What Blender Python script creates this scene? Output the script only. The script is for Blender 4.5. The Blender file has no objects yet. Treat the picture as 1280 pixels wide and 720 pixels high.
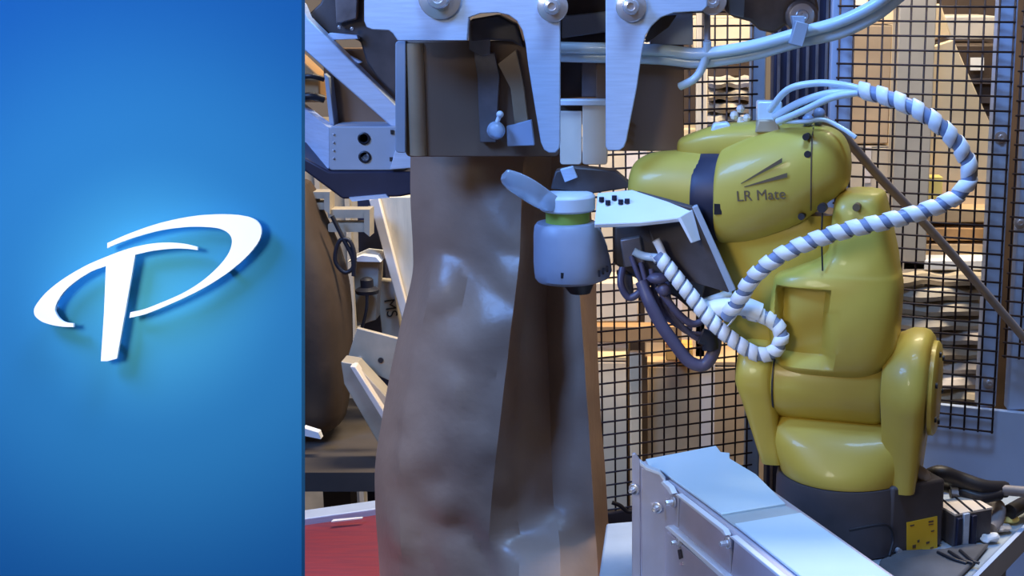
import bpy, bmesh, math, random
from mathutils import Vector, Matrix, noise
random.seed(7)
scene = bpy.context.scene
C = bpy.context.collection
V = Vector
# ------------------------------------------------------------------ camera
F = 1710.0; CX = 824.0; CY = 360.0
PITCH = math.radians(12.5)
CAM = V((0, 0, 1.6))
cd = bpy.data.cameras.new('camera'); cam = bpy.data.objects.new('camera', cd); C.objects.link(cam)
cam.location = CAM; cam.rotation_euler = (math.pi/2 - PITCH, 0, 0)
cd.sensor_width = 36; cd.lens = F/1280*36; cd.shift_x = -(CX-640)/1280; cd.clip_start = .02
scene.camera = cam
# ------------------------------------------------------------------ world, exposure, lamps
scene.view_settings.view_transform = 'Standard'; scene.view_settings.look = 'None'
scene.view_settings.gamma = 1; scene.view_settings.use_curve_mapping = False
scene.view_settings.exposure = 0.0
w = bpy.data.worlds.new('hall air'); scene.world = w; w.use_nodes = True
w.node_tree.nodes['Background'].inputs[0].default_value = (1.0, .72, .52, 1)
w.node_tree.nodes['Background'].inputs[1].default_value = .10
def lamp(name, kind, loc, target, energy, col, size=1, **k):
    d = bpy.data.lights.new(name, kind); d.energy = energy; d.color = col
    if kind == 'AREA':
        d.shape = 'RECTANGLE'; d.size = size; d.size_y = k.get('sy', size)
    if kind == 'SPOT':
        d.shadow_soft_size = size; d.spot_size = math.radians(k['cone']); d.spot_blend = k.get('blend', .5)
    o = bpy.data.objects.new(name, d); C.objects.link(o); o.location = loc
    o.rotation_euler = (V(target)-V(loc)).to_track_quat('-Z', 'Y').to_euler()
    return o
lamp('cell_lamp', 'AREA', (-1.45, .85, 2.5), (.0, 1.9, 1.2), 48, (.16, .38, 1.0), .6, sy=.5)
lamp('cell_lamp', 'AREA', (.15, 1.25, 3.0), (.15, 1.75, .9), 35, (.27, .52, 1.0), .6, sy=.35)
lamp('hall_lamp', 'AREA', (.35, 2.75, 3.0), (.3, 3.75, 1.0), 110, (1.0, .84, .60), 1.6, sy=.3)
lamp('hall_lamp', 'AREA', (-1.0, 2.7, 3.0), (-.7, 3.9, .9), 6, (1.0, .86, .66), 1.0, sy=.4)
lamp('added_board_spot', 'SPOT', (-1.05, -.1, 1.95), (-.455, 1.22, 1.33), 94, (1.0, .94, .80), .30, cone=26, blend=.5)  # added spot without a known fixture, lights the panel and throws the emblem's shadow
# ------------------------------------------------------------------ picture-to-place helpers
fwd = V((0, math.cos(PITCH), -math.sin(PITCH))); up = V((0, math.sin(PITCH), math.cos(PITCH))); rt = V((1, 0, 0))
def ray(px, py): return fwd + rt*((px-CX)/F) + up*((CY-py)/F)
def PY(px, py, y): d = ray(px, py); return CAM + d*(y/d.y)
def PZ(px, py, z): d = ray(px, py); return CAM + d*((z-CAM.z)/d.z)
def PD(px, py, Z): return CAM + ray(px, py)*Z
# ------------------------------------------------------------------ materials
def mat(name, col, rough=.5, metal=0, var=.12, scale=12, bump=0., bscale=60, coat=0, stretch=(1,1,1), col2=None, emit=None, trans=0, spec=.5, ior=1.45):
    m = bpy.data.materials.new(name); m.use_nodes = True
    n = m.node_tree.nodes; l = m.node_tree.links; b = n['Principled BSDF']
    tc = n.new('ShaderNodeTexCoord'); mp = n.new('ShaderNodeMapping'); mp.inputs['Scale'].default_value = stretch
    l.new(tc.outputs['Object'], mp.inputs[0])
    nz = n.new('ShaderNodeTexNoise'); nz.inputs['Scale'].default_value = scale; nz.inputs['Detail'].default_value = 5
    l.new(mp.outputs[0], nz.inputs['Vector'])
    cr = n.new('ShaderNodeValToRGB'); c = V(col)
    c2 = V(col2) if col2 else c*(1-var*1.5)
    cr.color_ramp.elements[0].position = .3; cr.color_ramp.elements[0].color = (*c2, 1)
    cr.color_ramp.elements[1].position = .68; cr.color_ramp.elements[1].color = (*[min(1, x*(1+var*.4)) for x in c], 1)
    l.new(nz.outputs['Fac'], cr.inputs[0]); l.new(cr.outputs[0], b.inputs['Base Color'])
    b.inputs['Roughness'].default_value = rough; b.inputs['Metallic'].default_value = metal
    b.inputs['Coat Weight'].default_value = coat; b.inputs['Transmission Weight'].default_value = trans
    b.inputs['Specular IOR Level'].default_value = spec; b.inputs['IOR'].default_value = ior
    if bump:
        n2 = n.new('ShaderNodeTexNoise'); n2.inputs['Scale'].default_value = bscale; n2.inputs['Detail'].default_value = 6
        l.new(mp.outputs[0], n2.inputs['Vector'])
        bp = n.new('ShaderNodeBump'); bp.inputs['Strength'].default_value = bump; bp.inputs['Distance'].default_value = .004
        l.new(n2.outputs['Fac'], bp.inputs['Height']); l.new(bp.outputs[0], b.inputs['Normal'])
    return m
M = {}
M['alu'] = mat('brushed aluminium', (.56, .66, .84), .45, .2, .08, 20, .08, 90, stretch=(1, 1, 14))
M['alubright'] = mat('pale coated aluminium', (.74, .80, .90), .5, .05, .04, 20)
M['steelbox'] = mat('galvanised sheet steel', (.58, .56, .66), .38, .35, .22, 7, .05, 60)
M['covertop'] = mat('pale sheet cover', (.60, .80, .93), .33, .15, .06, 5, .03, 30)
M['strip'] = mat('grey joint strip', (.42, .52, .58), .45, .2)
M['darksteel'] = mat('dark steel', (.10, .085, .09), .45, .3, .3, 16, .1)
M['linksteel'] = mat('dull link steel', (.26, .23, .24), .4, .5, .4, 14, .12)
M['brownplate_reflect'] = mat('brown plate and painted reflection', (.27, .165, .11), .38, .15, .2, 3, .03, 40, stretch=(1, 1, .3), col2=(.16, .10, .07))  # brown stands for kraft reflected in the steel bag holders; own colour on cover
M['tanflange'] = mat('tan glossy flange', (.50, .36, .23), .35, .3, .2, 8)
M['cream'] = mat('cream plastic', (.86, .74, .62), .45, 0, .06)
M['kraft'] = mat('kraft paper', (.36, .235, .165), .38, 0, .22, 5, .5, 24, col2=(.26, .17, .125), spec=.6)
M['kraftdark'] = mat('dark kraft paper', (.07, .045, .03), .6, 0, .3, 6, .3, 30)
M['yellow'] = mat('yellow robot paint', (.58, .45, .07), .42, 0, .14, 5, .05, 30, coat=.12, col2=(.46, .345, .06))
M['black'] = mat('black rubber', (.022, .022, .03), .45, 0, .3)
M['navy'] = mat('dark blue painted steel', (.03, .033, .07), .45, .2, .3)
M['basegrey'] = mat('dark grey cast base', (.085, .075, .085), .55, .1, .25, 10, .12, 60)
M['bluegrey'] = mat('blue grey painted steel', (.36, .42, .52), .5, .1, .12, 10)
M['bluesheet'] = mat('pale blue painted sheet', (.50, .60, .80), .5, .05, .14, 4)
M['greycap'] = mat('grey plastic housing', (.33, .36, .46), .42, 0, .05, 30)
M['green'] = mat('green rubber band', (.42, .60, .10), .5, 0, .08)
M['wrap'] = mat('white spiral wrap', (.90, .92, .95), .4, 0, .05)
M['hose'] = mat('pale blue hose', (.62, .78, .90), .3, 0, .06, coat=.3)
M['hosecore'] = mat('blue grey hose', (.25, .32, .50), .35, 0, .15)
M['hosedark'] = mat('dull purple hose', (.12, .105, .17), .4, .0, .25)
M['greytube'] = mat('grey conduit', (.36, .33, .34), .5, .1, .2)
M['clear'] = mat('clear plastic', (.75, .85, .98), .12, 0, .03, trans=.7)
M['bolt'] = mat('zinc bolt', (.80, .80, .85), .25, .7, .1)
M['wire'] = mat('dark fence wire', (.045, .03, .03), .5, .3, .3)
M['cardboard'] = mat('cardboard', (.62, .43, .24), .8, 0, .18, 6, .15, 40)
M['palecard'] = mat('pale cardboard', (.78, .63, .42), .8, 0, .12, 6, .12, 40)
M['wood'] = mat('pine wood', (.78, .68, .50), .65, 0, .14, 5, .1, 30, stretch=(8, 8, 1))
M['orangewood'] = mat('orange stained wood', (.55, .30, .12), .65, 0, .25, 8, .1, 30)
M['sack'] = mat('white woven sack', (.66, .60, .56), .7, 0, .22, 9, .4, 25, col2=(.36, .31, .28))
M['beigepost'] = mat('beige painted steel', (.50, .45, .38), .55, 0, .1, 10)
M['creamsteel'] = mat('cream painted steel', (.50, .42, .31), .5, .1, .2, 12)
M['floor'] = mat('dark concrete', (.085, .07, .062), .7, 0, .3, 3, .15, 40)
M['hallwall'] = mat('beige hall wall', (.36, .31, .27), .8, 0, .12, 2)
M['red'] = mat('red belt', (.25, .03, .04), .45, 0, .3, 14, .1, 40, stretch=(1, 9, 1), col2=(.18, .03, .05))
M['table'] = mat('painted steel tabletop', (.42, .48, .54), .5, .1, .2, 7, .1, 40)
M['oilcloth'] = mat('dusty dark sheet', (.16, .155, .16), .6, 0, .4, 9, .2, 50)
M['labelyellow'] = mat('yellow label', (.80, .52, .03), .5, 0, .06)
M['ink'] = mat('brown ink', (.13, .085, .045), .6, 0, .1)
M['blackink'] = mat('black ink', (.03, .03, .03), .6, 0, .1)
M['white'] = mat('white paper', (.85, .85, .84), .6, 0, .05)
M['yellowbox'] = mat('yellow carton', (.95, .74, .22), .6, 0, .05)
M['orange'] = mat('orange carton', (.85, .42, .10), .6, 0, .1)
M['logo'] = mat('white enamel', (.97, .97, .97), .5, 0, .0)
def board_material():
    m = bpy.data.materials.new('printed blue board'); m.use_nodes = True
    n = m.node_tree.nodes; l = m.node_tree.links; b = n['Principled BSDF']
    tc = n.new('ShaderNodeTexCoord'); mp = n.new('ShaderNodeMapping')
    # object space: x across, z along the board, origin at the board foot; printed radial fade
    mp.inputs['Location'].default_value = (0, 0, -BOARD_C/BOARD_R); mp.inputs['Scale'].default_value = (1/BOARD_R,)*3
    l.new(tc.outputs['Object'], mp.inputs[0])
    g = n.new('ShaderNodeVectorMath'); g.operation = 'LENGTH'; l.new(mp.outputs[0], g.inputs[0])
    cr = n.new('ShaderNodeValToRGB'); cr.color_ramp.interpolation = 'EASE'
    e = cr.color_ramp.elements
    e[0].position = 0; e[0].color = (.064, .37, .53, 1)
    e[1].position = 1; e[1].color = (.0075, .115, .30, 1)
    x = e.new(.45); x.color = (.023, .195, .38, 1)
    l.new(g.outputs['Value'], cr.inputs[0]); l.new(cr.outputs[0], b.inputs['Base Color'])
    b.inputs['Roughness'].default_value = .7; b.inputs['Specular IOR Level'].default_value = .1
    return m
# ------------------------------------------------------------------ mesh helpers
class MB:
    def __init__(s): s.bm = bmesh.new()
    def verts(s, pts): return [s.bm.verts.new(p) for p in pts]
    def prism(s, pts, off):
        off = V(off); a = s.verts(pts); b = s.verts([V(p)+off for p in pts]); n = len(a)
        s.bm.faces.new(a); s.bm.faces.new(b[::-1])
        for i in range(n): s.bm.faces.new((a[i], a[(i+1) % n], b[(i+1) % n], b[i]))
        return s
    def pxprism(s, pts, y, t): return s.prism([PY(p[0], p[1], y) for p in pts], (0, t, 0))
    def box(s, c, size, yaw=0, rot=None):
        R = rot if rot else Matrix.Rotation(yaw, 3, 'Z'); c = V(c); h = V(size)/2
        q = [c + R @ V((sx*h.x, sy*h.y, -h.z)) for sx, sy in ((-1,-1), (1,-1), (1,1), (-1,1))]
        return s.prism(q, R @ V((0, 0, size[2])))
    def loft(s, rings, cap=True, closed=False):
        R = [s.verts(r) for r in rings]; n = len(R[0])
        for a, b in zip(R, R[1:] + ([R[0]] if closed else [])):
            for i in range(n): s.bm.faces.new((a[i], a[(i+1) % n], b[(i+1) % n], b[i]))
        if cap and not closed: s.bm.faces.new(R[0][::-1]); s.bm.faces.new(R[-1])
        return s
    def cyl(s, a, b, r, r2=None, n=24):
        a = V(a); b = V(b); r2 = r if r2 is None else r2; d = (b-a).normalized()
        u = d.orthogonal().normalized(); v = d.cross(u)
        return s.loft([[p + (u*math.cos(t)+v*math.sin(t))*q for t in [2*math.pi*i/n for i in range(n)]] for p, q in ((a, r), (b, r2))])
    def lathe(s, base, axis, prof, n=40):
        a = V(base); d = V(axis).normalized(); u = d.orthogonal().normalized(); v = d.cross(u)
        return s.loft([[a + d*h + (u*math.cos(t)+v*math.sin(t))*max(q, 1e-4) for t in [2*math.pi*i/n for i in range(n)]] for h, q in prof])
    def tube(s, pts, r, n=12, sub=6):
        pts = spline(pts, sub); rings = []
        u = (pts[1]-pts[0]).orthogonal().normalized()
        for i, p in enumerate(pts):
            d = (pts[min(i+1, len(pts)-1)] - pts[max(i-1, 0)]).normalized()
            u = (u - d*u.dot(d)).normalized(); v = d.cross(u)
            rings.append([p + (u*math.cos(t)+v*math.sin(t))*r for t in [2*math.pi*k/n for k in range(n)]])
        return s.loft(rings)
    def helix(s, pts, r, pitch, width, th=.0012, sub=10, step=9):
        """a flat band wound round a path"""
        P = spline(pts, sub); acc = [0]
        for a, b in zip(P, P[1:]): acc.append(acc[-1] + (b-a).length)
        u = (P[1]-P[0]).orthogonal().normalized(); fr = []
        for i, p in enumerate(P):
            d = (P[min(i+1, len(P)-1)] - P[max(i-1, 0)]).normalized(); u = (u - d*u.dot(d)).normalized(); fr.append((p, d, u, d.cross(u)))
        def at(q):
            q = max(0, min(acc[-1], q)); i = 0
            while i < len(acc)-2 and acc[i+1] < q: i += 1
            f = (q-acc[i])/max(acc[i+1]-acc[i], 1e-9); A, B = fr[i], fr[i+1]
            return [x.lerp(y, f) for x, y in zip(A, B)]
        turns = acc[-1]/pitch; N = int(turns*16); rings = []
        for k in range(N+1):
            ang = 2*math.pi*k/16; q = pitch*k/16; p, d, u, v = at(q); rad = u*math.cos(ang)+v*math.sin(ang)
            rr = r*(1+.03*math.sin(k*.37))
            rings.append([p + rad*(rr+o) + d*wd for o, wd in ((0, -width/2), (th, -width/2*.86), (th, width/2*.86), (0, width/2))])
        return s.loft(rings)
    def sphere(s, c, r, n=20, sc=(1, 1, 1)):
        m = Matrix.Translation(V(c)) @ Matrix.Diagonal((*sc, 1)); bmesh.ops.create_uvsphere(s.bm, u_segments=n, v_segments=n//2, radius=r, matrix=m); return s
def spline(pts, sub):
    pts = [V(p) for p in pts]
    if len(pts) < 3: return [pts[0].lerp(pts[1], i/sub) for i in range(sub+1)]
    out = []; Q = [pts[0]*2-pts[1]] + pts + [pts[-1]*2-pts[-2]]
    for i in range(1, len(Q)-2):
        a, b, c, d = Q[i-1:i+3]
        for k in range(sub):
            t = k/sub
            out.append(.5*((2*b) + (c-a)*t + (2*a-5*b+4*c-d)*t*t + (3*b-a-3*c+d)*t**3))
    return out + [pts[-1]]
LOC = {}
def make(name, mb, m, parent=None, bevel=0, seg=2, subd=0, sharp=38, label=None):
    bm = mb.bm if isinstance(mb, MB) else mb
    bmesh.ops.recalc_face_normals(bm, faces=bm.faces)
    for f in bm.faces: f.smooth = True
    for e in bm.edges:
        if len(e.link_faces) == 2 and e.calc_face_angle(0) > math.radians(sharp): e.smooth = False
    if parent is None:
        lo = V([min(v.co[i] for v in bm.verts) for i in range(3)]); hi = V([max(v.co[i] for v in bm.verts) for i in range(3)])
        org = V(((lo.x+hi.x)/2, (lo.y+hi.y)/2, lo.z))
    else: org = LOC[parent.name]
    bmesh.ops.translate(bm, verts=bm.verts, vec=-org)
    me = bpy.data.meshes.new(name); bm.to_mesh(me); bm.free()
    mm = M[m] if isinstance(m, str) else m
    me.materials.append(mm); o = bpy.data.objects.new(name, me); C.objects.link(o)
    if parent is None: o.location = org
    else: o.parent = parent
    LOC[o.name] = org
    if bevel:
        b = o.modifiers.new('bevel', 'BEVEL'); b.width = bevel; b.segments = seg; b.limit_method = 'ANGLE'; b.angle_limit = math.radians(35)
    if subd:
        b = o.modifiers.new('sub', 'SUBSURF'); b.levels = subd; b.render_levels = subd
    if label: o['label'] = label
    return o
def thing(name, label, cat, loc, group=None):
    o = bpy.data.objects.new(name, None); C.objects.link(o); o.location = loc; o.empty_display_size = .05
    o['label'] = label; o['category'] = cat; LOC[o.name] = V(loc)
    if group: o['group'] = group
    return o
def tag(o, label, cat, group=None):
    o['label'] = label; o['category'] = cat
    if group: o['group'] = group
    return o
def struct(o): o['kind'] = 'structure'; return o
def rrect(x0, y0, x1, y1, r, k=5, corners=(1, 1, 1, 1)):
    out = []
    for (cx, cy, a0, on) in ((x1-r, y0+r, -90, corners[1]), (x1-r, y1-r, 0, corners[2]), (x0+r, y1-r, 90, corners[3]), (x0+r, y0+r, 180, corners[0])):
        if on:
            for i in range(k+1):
                a = math.radians(a0+90*i/k); out.append((cx+r*math.cos(a), cy+r*math.sin(a)))
        else: out.append((cx+(r if a0 in (-90, 0) else -r), cy+(r if a0 in (0, 90) else -r)))
    return out
def bolt(parent, p, d, r, h, name='bolt', washer=True, m='bolt'):
    d = V(d).normalized(); p = V(p); b = MB()
    if washer: b.lathe(p, d, [(0, r*1.9), (h*.22, r*1.9), (h*.26, r*1.75)], 28)
    b.lathe(p+d*h*.1, d, [(0, r), (h*.7, r), (h*.95, r*.85), (h, r*.5), (h*.85, r*.42)], 6 if r < .006 else 24)
    return make(name, b, m, parent)
def text_mesh(body, size, mtx, m, parent, name, ext=.0004):
    cu = bpy.data.curves.new(name, 'FONT'); cu.body = body; cu.size = size; cu.extrude = ext; cu.align_x = 'CENTER'; cu.align_y = 'CENTER'
    t = bpy.data.objects.new('tmp', cu); C.objects.link(t)
    dg = bpy.context.evaluated_depsgraph_get(); me = bpy.data.meshes.new_from_object(t.evaluated_get(dg))
    bm = bmesh.new(); bm.from_mesh(me); bpy.data.objects.remove(t); bpy.data.meshes.remove(me)
    bm.transform(mtx); return make(name, bm, m, parent, sharp=20)
def basis(o, x, y):
    x = V(x).normalized(); y = V(y); y = (y-x*y.dot(x)).normalized(); z = x.cross(y)
    m = Matrix((x, y, z)).transposed().to_4x4(); m.translation = V(o); return m

# ================================================================== SETTING
b = MB(); b.box((0, 3.0, -.02), (9, 9, .04)); struct(make('floor', b, 'floor'))
b = MB(); b.box((0, 6.0, 1.7), (9, .1, 3.4)); struct(make('wall_back', b, 'hallwall'))

# ================================================================== OVERLAY BANNER ON THE LEFT, BUILT AS A LEANING BOARD
BZ = 1.25
bx0 = (-3-CX)/F*BZ; bx1 = (377-CX)/F*BZ; bxc = (bx0+bx1)/2
cen = CAM + fwd*BZ
foot_t = -cen.z/up.z                       # distance along the board to the floor
BOARD_R = 430/F*BZ
foot = cen + up*(foot_t+.006) + V((bxc, 0, 0))
BOARD_C = -foot_t + (360-375)/F*BZ
def board_pt(px, py, d=0): return CAM + fwd*(BZ-d) + rt*((px-CX)/F*BZ) + up*((CY-py)/F*BZ)
board = thing('overlay_board', 'blue overlay banner with white swoosh letter emblem, built as a leaning board at left', 'sign', foot)
h_top = 1.72
# the panel is built flat in its own frame, then leaned back by the camera pitch
b = MB(); wd = bx1-bx0
pb = bmesh.new(); bmesh.ops.create_cube(pb, size=1, matrix=Matrix.Translation((0, .006, h_top/2)) @ Matrix.Diagonal((wd, .012, h_top, 1)))
me = bpy.data.meshes.new('panel'); pb.to_mesh(me); pb.free(); me.materials.append(board_material())
panel = bpy.data.objects.new('panel', me); C.objects.link(panel); panel.parent = board; panel.rotation_euler = (-PITCH, 0, 0)
LOC['panel'] = foot
def logo_poly(segs):
    out = []
    for s in segs:
        pts = [V((20+x/3, 240+y/3, 0)) for x, y in s]
        out += spline(pts, 5) if len(pts) > 2 else pts
    q = []
    for p in out:
        if not q or (p-q[-1]).length > .05: q.append(p)
    return [board_pt(p.x, p.y, .012) for p in q]
loop = [[(362,193),(450,155),(560,118),(680,93),(780,86),(860,90),(910,105),(933,135),(930,175),(905,215),(860,262),(800,310),(720,360),(640,400),(560,435),(500,458),(444,471)],
        [(448,450),(500,438),(560,415),(640,380),(710,337),(770,285),(810,235),(825,190),(815,160),(780,140),(720,133),(650,134),(560,146),(470,170),(400,195),(362,212)]]
stem = [[(697,207),(650,196),(590,191),(520,196),(440,214),(360,243),(280,278),(200,325),(140,372),(105,412),(90,440),(95,465),(120,485),(160,498),(200,504),(237,505)],
        [(237,491),(210,488),(190,478),(175,460),(168,437),(180,405),(205,370),(245,335),(300,300),(357,278)], [(350,450),(338,632)], [(362,632),(398,622)],
        [(430,440),(466,236)], [(467,236),(530,222),(600,214),(650,214),(697,219)]]
for nm, s in (('emblem_loop', loop), ('emblem_stem', stem)):
    b = MB(); b.prism(logo_poly(s), -fwd*-.003); make(nm, b, 'logo', board, sharp=50)  # emblem stands off the panel so its drop shadow falls on it
for px, py in ((300, 285), (287, 335), (150, 345), (70, 385), (147, 430)):
    b = MB(); b.cyl(board_pt(px, py, .0092), board_pt(px, py, -.001), .003, n=10); make('standoff_pin', b, 'bolt', board)
lt = foot + up*1.35 + fwd*.012 ; lb_ = V((lt.x, lt.y+.28, 0))
b = MB(); b.prism([lt+V((-.015, 0, 0)), lt+V((.015, 0, 0)), lb_+V((.015, 0, 0)), lb_+V((-.015, 0, 0))], (0, .02, 0)); make('rear_leg', b, 'bluegrey', board)

# ================================================================== FENCE
def fence_panel(name, label, pxa, pxb, ya, yb, pytop, pybot, pitch=.0254, r=.0019):
    """wire mesh panel between two picture columns at depths ya, yb"""
    A = PY(pxa, pybot, ya); B = PY(pxb, pybot, yb); ztop = PY(pxa, pytop, ya).z; zbot = min(A.z, B.z) if pybot > 600 else A.z
    A.z = B.z = zbot; d = (B-A); L = d.length; yaw = math.atan2(d.y, d.x); H = ztop-zbot
    root = thing(name, label, 'fence', A, None); root.rotation_euler = (0, 0, yaw)
    def wire(vertical, length):
        bm = bmesh.new(); bmesh.ops.create_cone(bm, segments=8, radius1=r, radius2=r, depth=length, cap_ends=True)
        bmesh.ops.translate(bm, verts=bm.verts, vec=(0, 0, length/2))
        if not vertical: bmesh.ops.rotate(bm, verts=bm.verts, matrix=Matrix.Rotation(math.pi/2, 3, 'Y'))
        for f in bm.faces: f.smooth = len(f.verts) == 4
        me = bpy.data.meshes.new('wire'); bm.to_mesh(me); bm.free(); me.materials.append(M['wire']); return me
    mv = wire(True, H); mh = wire(False, L)
    for i in range(int(L/pitch)+1):
        o = bpy.data.objects.new('wire', mv); C.objects.link(o); o.parent = root; o.location = (i*pitch+.004, 0, 0)
        o.rotation_euler = (0, random.uniform(-.0012, .0012), 0)
    for i in range(int(H/pitch)+1):
        o = bpy.data.objects.new('wire', mh); C.objects.link(o); o.parent = root; o.location = (0, -r*1.7, i*pitch+.004)
    return root, L, H
fence_panel('wire_fence_panel', 'dark square wire mesh panel between paper bag and robot', 736, 938, 2.47, 2.60, -60, 642)
fence_panel('wire_fence_panel', 'dark wire mesh panel right of the robot, whole lower edge in view', 1034, 1243, 2.50, 2.39, -60, 519)
fence_panel('wire_fence_panel', 'narrow strip of dark wire mesh at right edge of photo', 1253, 1330, 2.385, 2.34, -60, 447)
def post(name, label, px0, px1, y, t, pytop, pybot, m, cat='post', slots=False, lean=0):
    root = thing(name, label, cat, (PY((px0+px1)/2, pybot, y)))
    b = MB(); b.pxprism([(px0, pytop), (px1, pytop), (px1-lean, pybot), (px0-lean, pybot)], y, t); make('post_body', b, m, root, .002)
    return root
ZS = PY(1160, 505, 2.45).z   # top of the sheet barrier
# pale blue frame posts behind the mesh
def vpost(name, label, px, y, wd, dp, z1, m, grooves=0, z0=0, mm=None):
    p = PY(px, 300, y); root = thing(name, label, 'post', (p.x, y+dp/2, z0))
    b = MB(); b.box((p.x, y+dp/2, (z0+z1)/2), (wd, dp, z1-z0)); make('post_body', b, m, root, .003)
    b = MB()
    for i in range(grooves):
        x = p.x-wd/2+wd*(i+.5)/grooves; b.box((x, y-.003, (z0+z1)/2), (wd/grooves*.32, .008, z1-z0-.01))
    if grooves: make('raised_rib', b, mm or m, root, .001)
    if z0 == 0: b = MB(); b.box((p.x, y+dp/2, z0+.006), (wd+.02, dp+.02, .012)); make('foot_plate', b, m, root)
    return root
vpost('frame_post', 'pale blue post behind mesh left of beige column', 1046, 2.52, .040, .03, 2.3, 'bluesheet', z0=ZS)
vpost('frame_post', 'pale blue post behind right mesh edge with mounting bolt', 1245, 2.43, .034, .03, 2.3, 'bluesheet', z0=ZS)
vpost('frame_post', 'pale blue post at right edge behind narrow mesh strip', 1289, 2.41, .050, .03, 2.3, 'bluesheet', z0=ZS)
vpost('frame_post', 'slim blue grey post behind mesh beside dark ribbed column', 944, 2.64, .030, .03, 2.3, 'bluegrey')
vpost('corner_column', 'dark blue ribbed column directly behind the robot', 998, 2.56, .105, .08, 2.3, 'navy', 6, mm='linksteel')
for nm, px, py, y in (('frame_post.001', 1251, 172, 2.43), ('frame_post.002', 1275, 278, 2.41), ('frame_post.001', 1236, 478, 2.43)):
    o = bpy.data.objects[nm]; bolt(o, PY(px, py, y), (0, -1, 0), .006, .008)
# pale sheet panel under the right mesh
A = PY(1010, 521, 2.535); B = PY(1340, 521, 2.365); z1 = PY(1160, 505, 2.45).z
b = MB(); d = (B-A); d.z = 0; n = V((-d.y, d.x, 0)).normalized()
A.z = B.z = .0; b.prism([A, B, B+n*.012, A+n*.012], (0, 0, z1)); tag(make('barrier', b, 'bluesheet', None, .002), 'pale blue sheet metal panel beneath the right wire mesh', 'barrier')
# left fence kick rail
A = PY(700, 650, 2.435); B = PY(945, 650, 2.595); A.z = B.z = PY(770, 642, 2.46).z-.045
b = MB(); b.prism([A, B, B+V((0, .02, 0)), A+V((0, .02, 0))], (0, 0, .04)); tag(make('bottom_rail', b, 'darksteel', None, .002), 'dark bottom rail under left wire mesh beside paper bag', 'rail')
b = MB(); cbl = [PY(765, 628, 2.40), PY(775, 632, 2.40), PY(786, 640, 2.40), PY(800, 636, 2.40)]; b.tube(cbl, .004); tag(make('cable', b, 'black'), 'short black cable lying on dark bottom rail', 'cable')

# ================================================================== HALL GOODS BEYOND THE FENCE
def carton(label, x0, y0, x1, y1, y, t, m, yaw=0, tape=True, name='cardboard_box', cat='box', tapem='cream'):
    a = PY(x0, y1, y); c = PY(x1, y0, y); W = c.x-a.x; H = c.z-a.z; ctr = V(((a.x+c.x)/2, y+t/2, a.z))
    root = thing(name, label, cat, ctr); R = Matrix.Rotation(yaw, 3, 'Z')
    b = MB(); b.box(ctr+V((0, 0, H*.49)), (W, t, H*.98), rot=R); make('carton_body', b, m, root, .003)
    for s in (-1, 1):
        b = MB(); b.box(ctr + R @ V((0, s*t*.26, H*.992)), (W*1.005, t*.48, H*.012), rot=R); make('top_flap', b, m, root)
    if tape:
        b = MB(); b.box(ctr + R @ V((0, -t/2-.001, H*.8)), (W*.12, .002, H*.38), rot=R); make('tape_strip', b, tapem, root)
    return root
carton('pale tall carton behind left mesh beside the paper bag', 690, 446, 784, 760, 3.05, .3, 'palecard')
carton('wide tan carton behind left mesh, right of pale post', 810, 452, 960, 760, 3.05, .4, 'cardboard')
carton('tan carton stacked on the wide carton behind left mesh', 806, 360, 890, 447, 3.1, .3, 'palecard')
carton('large pale carton behind bag and robot wrist', 690, 170, 905, 352, 3.4, .3, 'palecard')
carton('small orange carton on the tan carton behind left mesh', 832, 436, 866, 451, 2.98, .08, 'orange', tape=False)
vpost('pale_post', 'slim pale post between two cartons behind left mesh', 794, 3.0, .028, .03, PZ(794, 440, 1).z if False else PY(794, 442, 3.0).z, 'palecard')
b = MB(); a = PY(690, 428, 2.98); c = PY(852, 408, 2.98); b.box(((a.x+c.x)/2, 3.0, (a.z+c.z)/2), (c.x-a.x, .04, c.z-a.z)); tag(make('timber_beam', b, 'orangewood', None, .002), 'yellow brown timber beam across top of pale carton', 'beam')
b = MB(); a = PY(690, 404, 3.08); c = PY(798, 354, 3.08); b.box(((a.x+c.x)/2, 3.15, (a.z+c.z)/2), (c.x-a.x, .12, c.z-a.z)); tag(make('cardboard_bundle', b, 'palecard', None, .004), 'flat pale bundle above the timber beam behind left mesh', 'bundle')
carton('cream carton with dark band behind mesh at top', 866, 22, 938, 62, 3.5, .25, 'palecard', tape=False)
# shelf with layered grey sheets
def stack(name, label, x0, x1, ytop, ybot, n, y, t, m, rough=.02, piece='sheet', cat='stack'):
    a = PY(x0, ybot, y); c = PY(x1, ytop, y); W = c.x-a.x; H = (c.z-a.z)/n
    root = thing(name, label, cat, ((a.x+c.x)/2, y+t/2, a.z))
    for i in range(n):
        b = MB(); nx = 14; rings = []; ph = random.random()*9; dx = random.uniform(-rough, rough)
        for k in range(nx+1):
            x = a.x + W*k/nx + dx*.3; zo = H*.16*math.sin(k*.9+ph); z0 = a.z+i*H+zo*.5; hh = H*(.93+.05*math.sin(k*1.3+ph*2)); yo = rough*math.sin(k*.6+ph)
            rings.append([V((x, y+yo, z0+hh*.15)), V((x, y+yo-.006, z0+hh*.5)), V((x, y+yo, z0+hh*.9)), V((x, y+yo+.02, z0+hh)), V((x, y+t, z0+hh)), V((x, y+t, z0))])
        b.loft(rings); make(piece, b, m if isinstance(m, str) else random.choice(m), root)
    return root
stack('sheet_stack', 'stack of grey layered sheets behind upper left mesh', 884, 938, 96, 205, 7, 3.2, .3, ['beigepost', 'creamsteel'], .01)
vpost('pale_post', 'cream post behind mesh left of grey sheet stack', 876, 3.1, .026, .03, 1.75, 'palecard')
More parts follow.
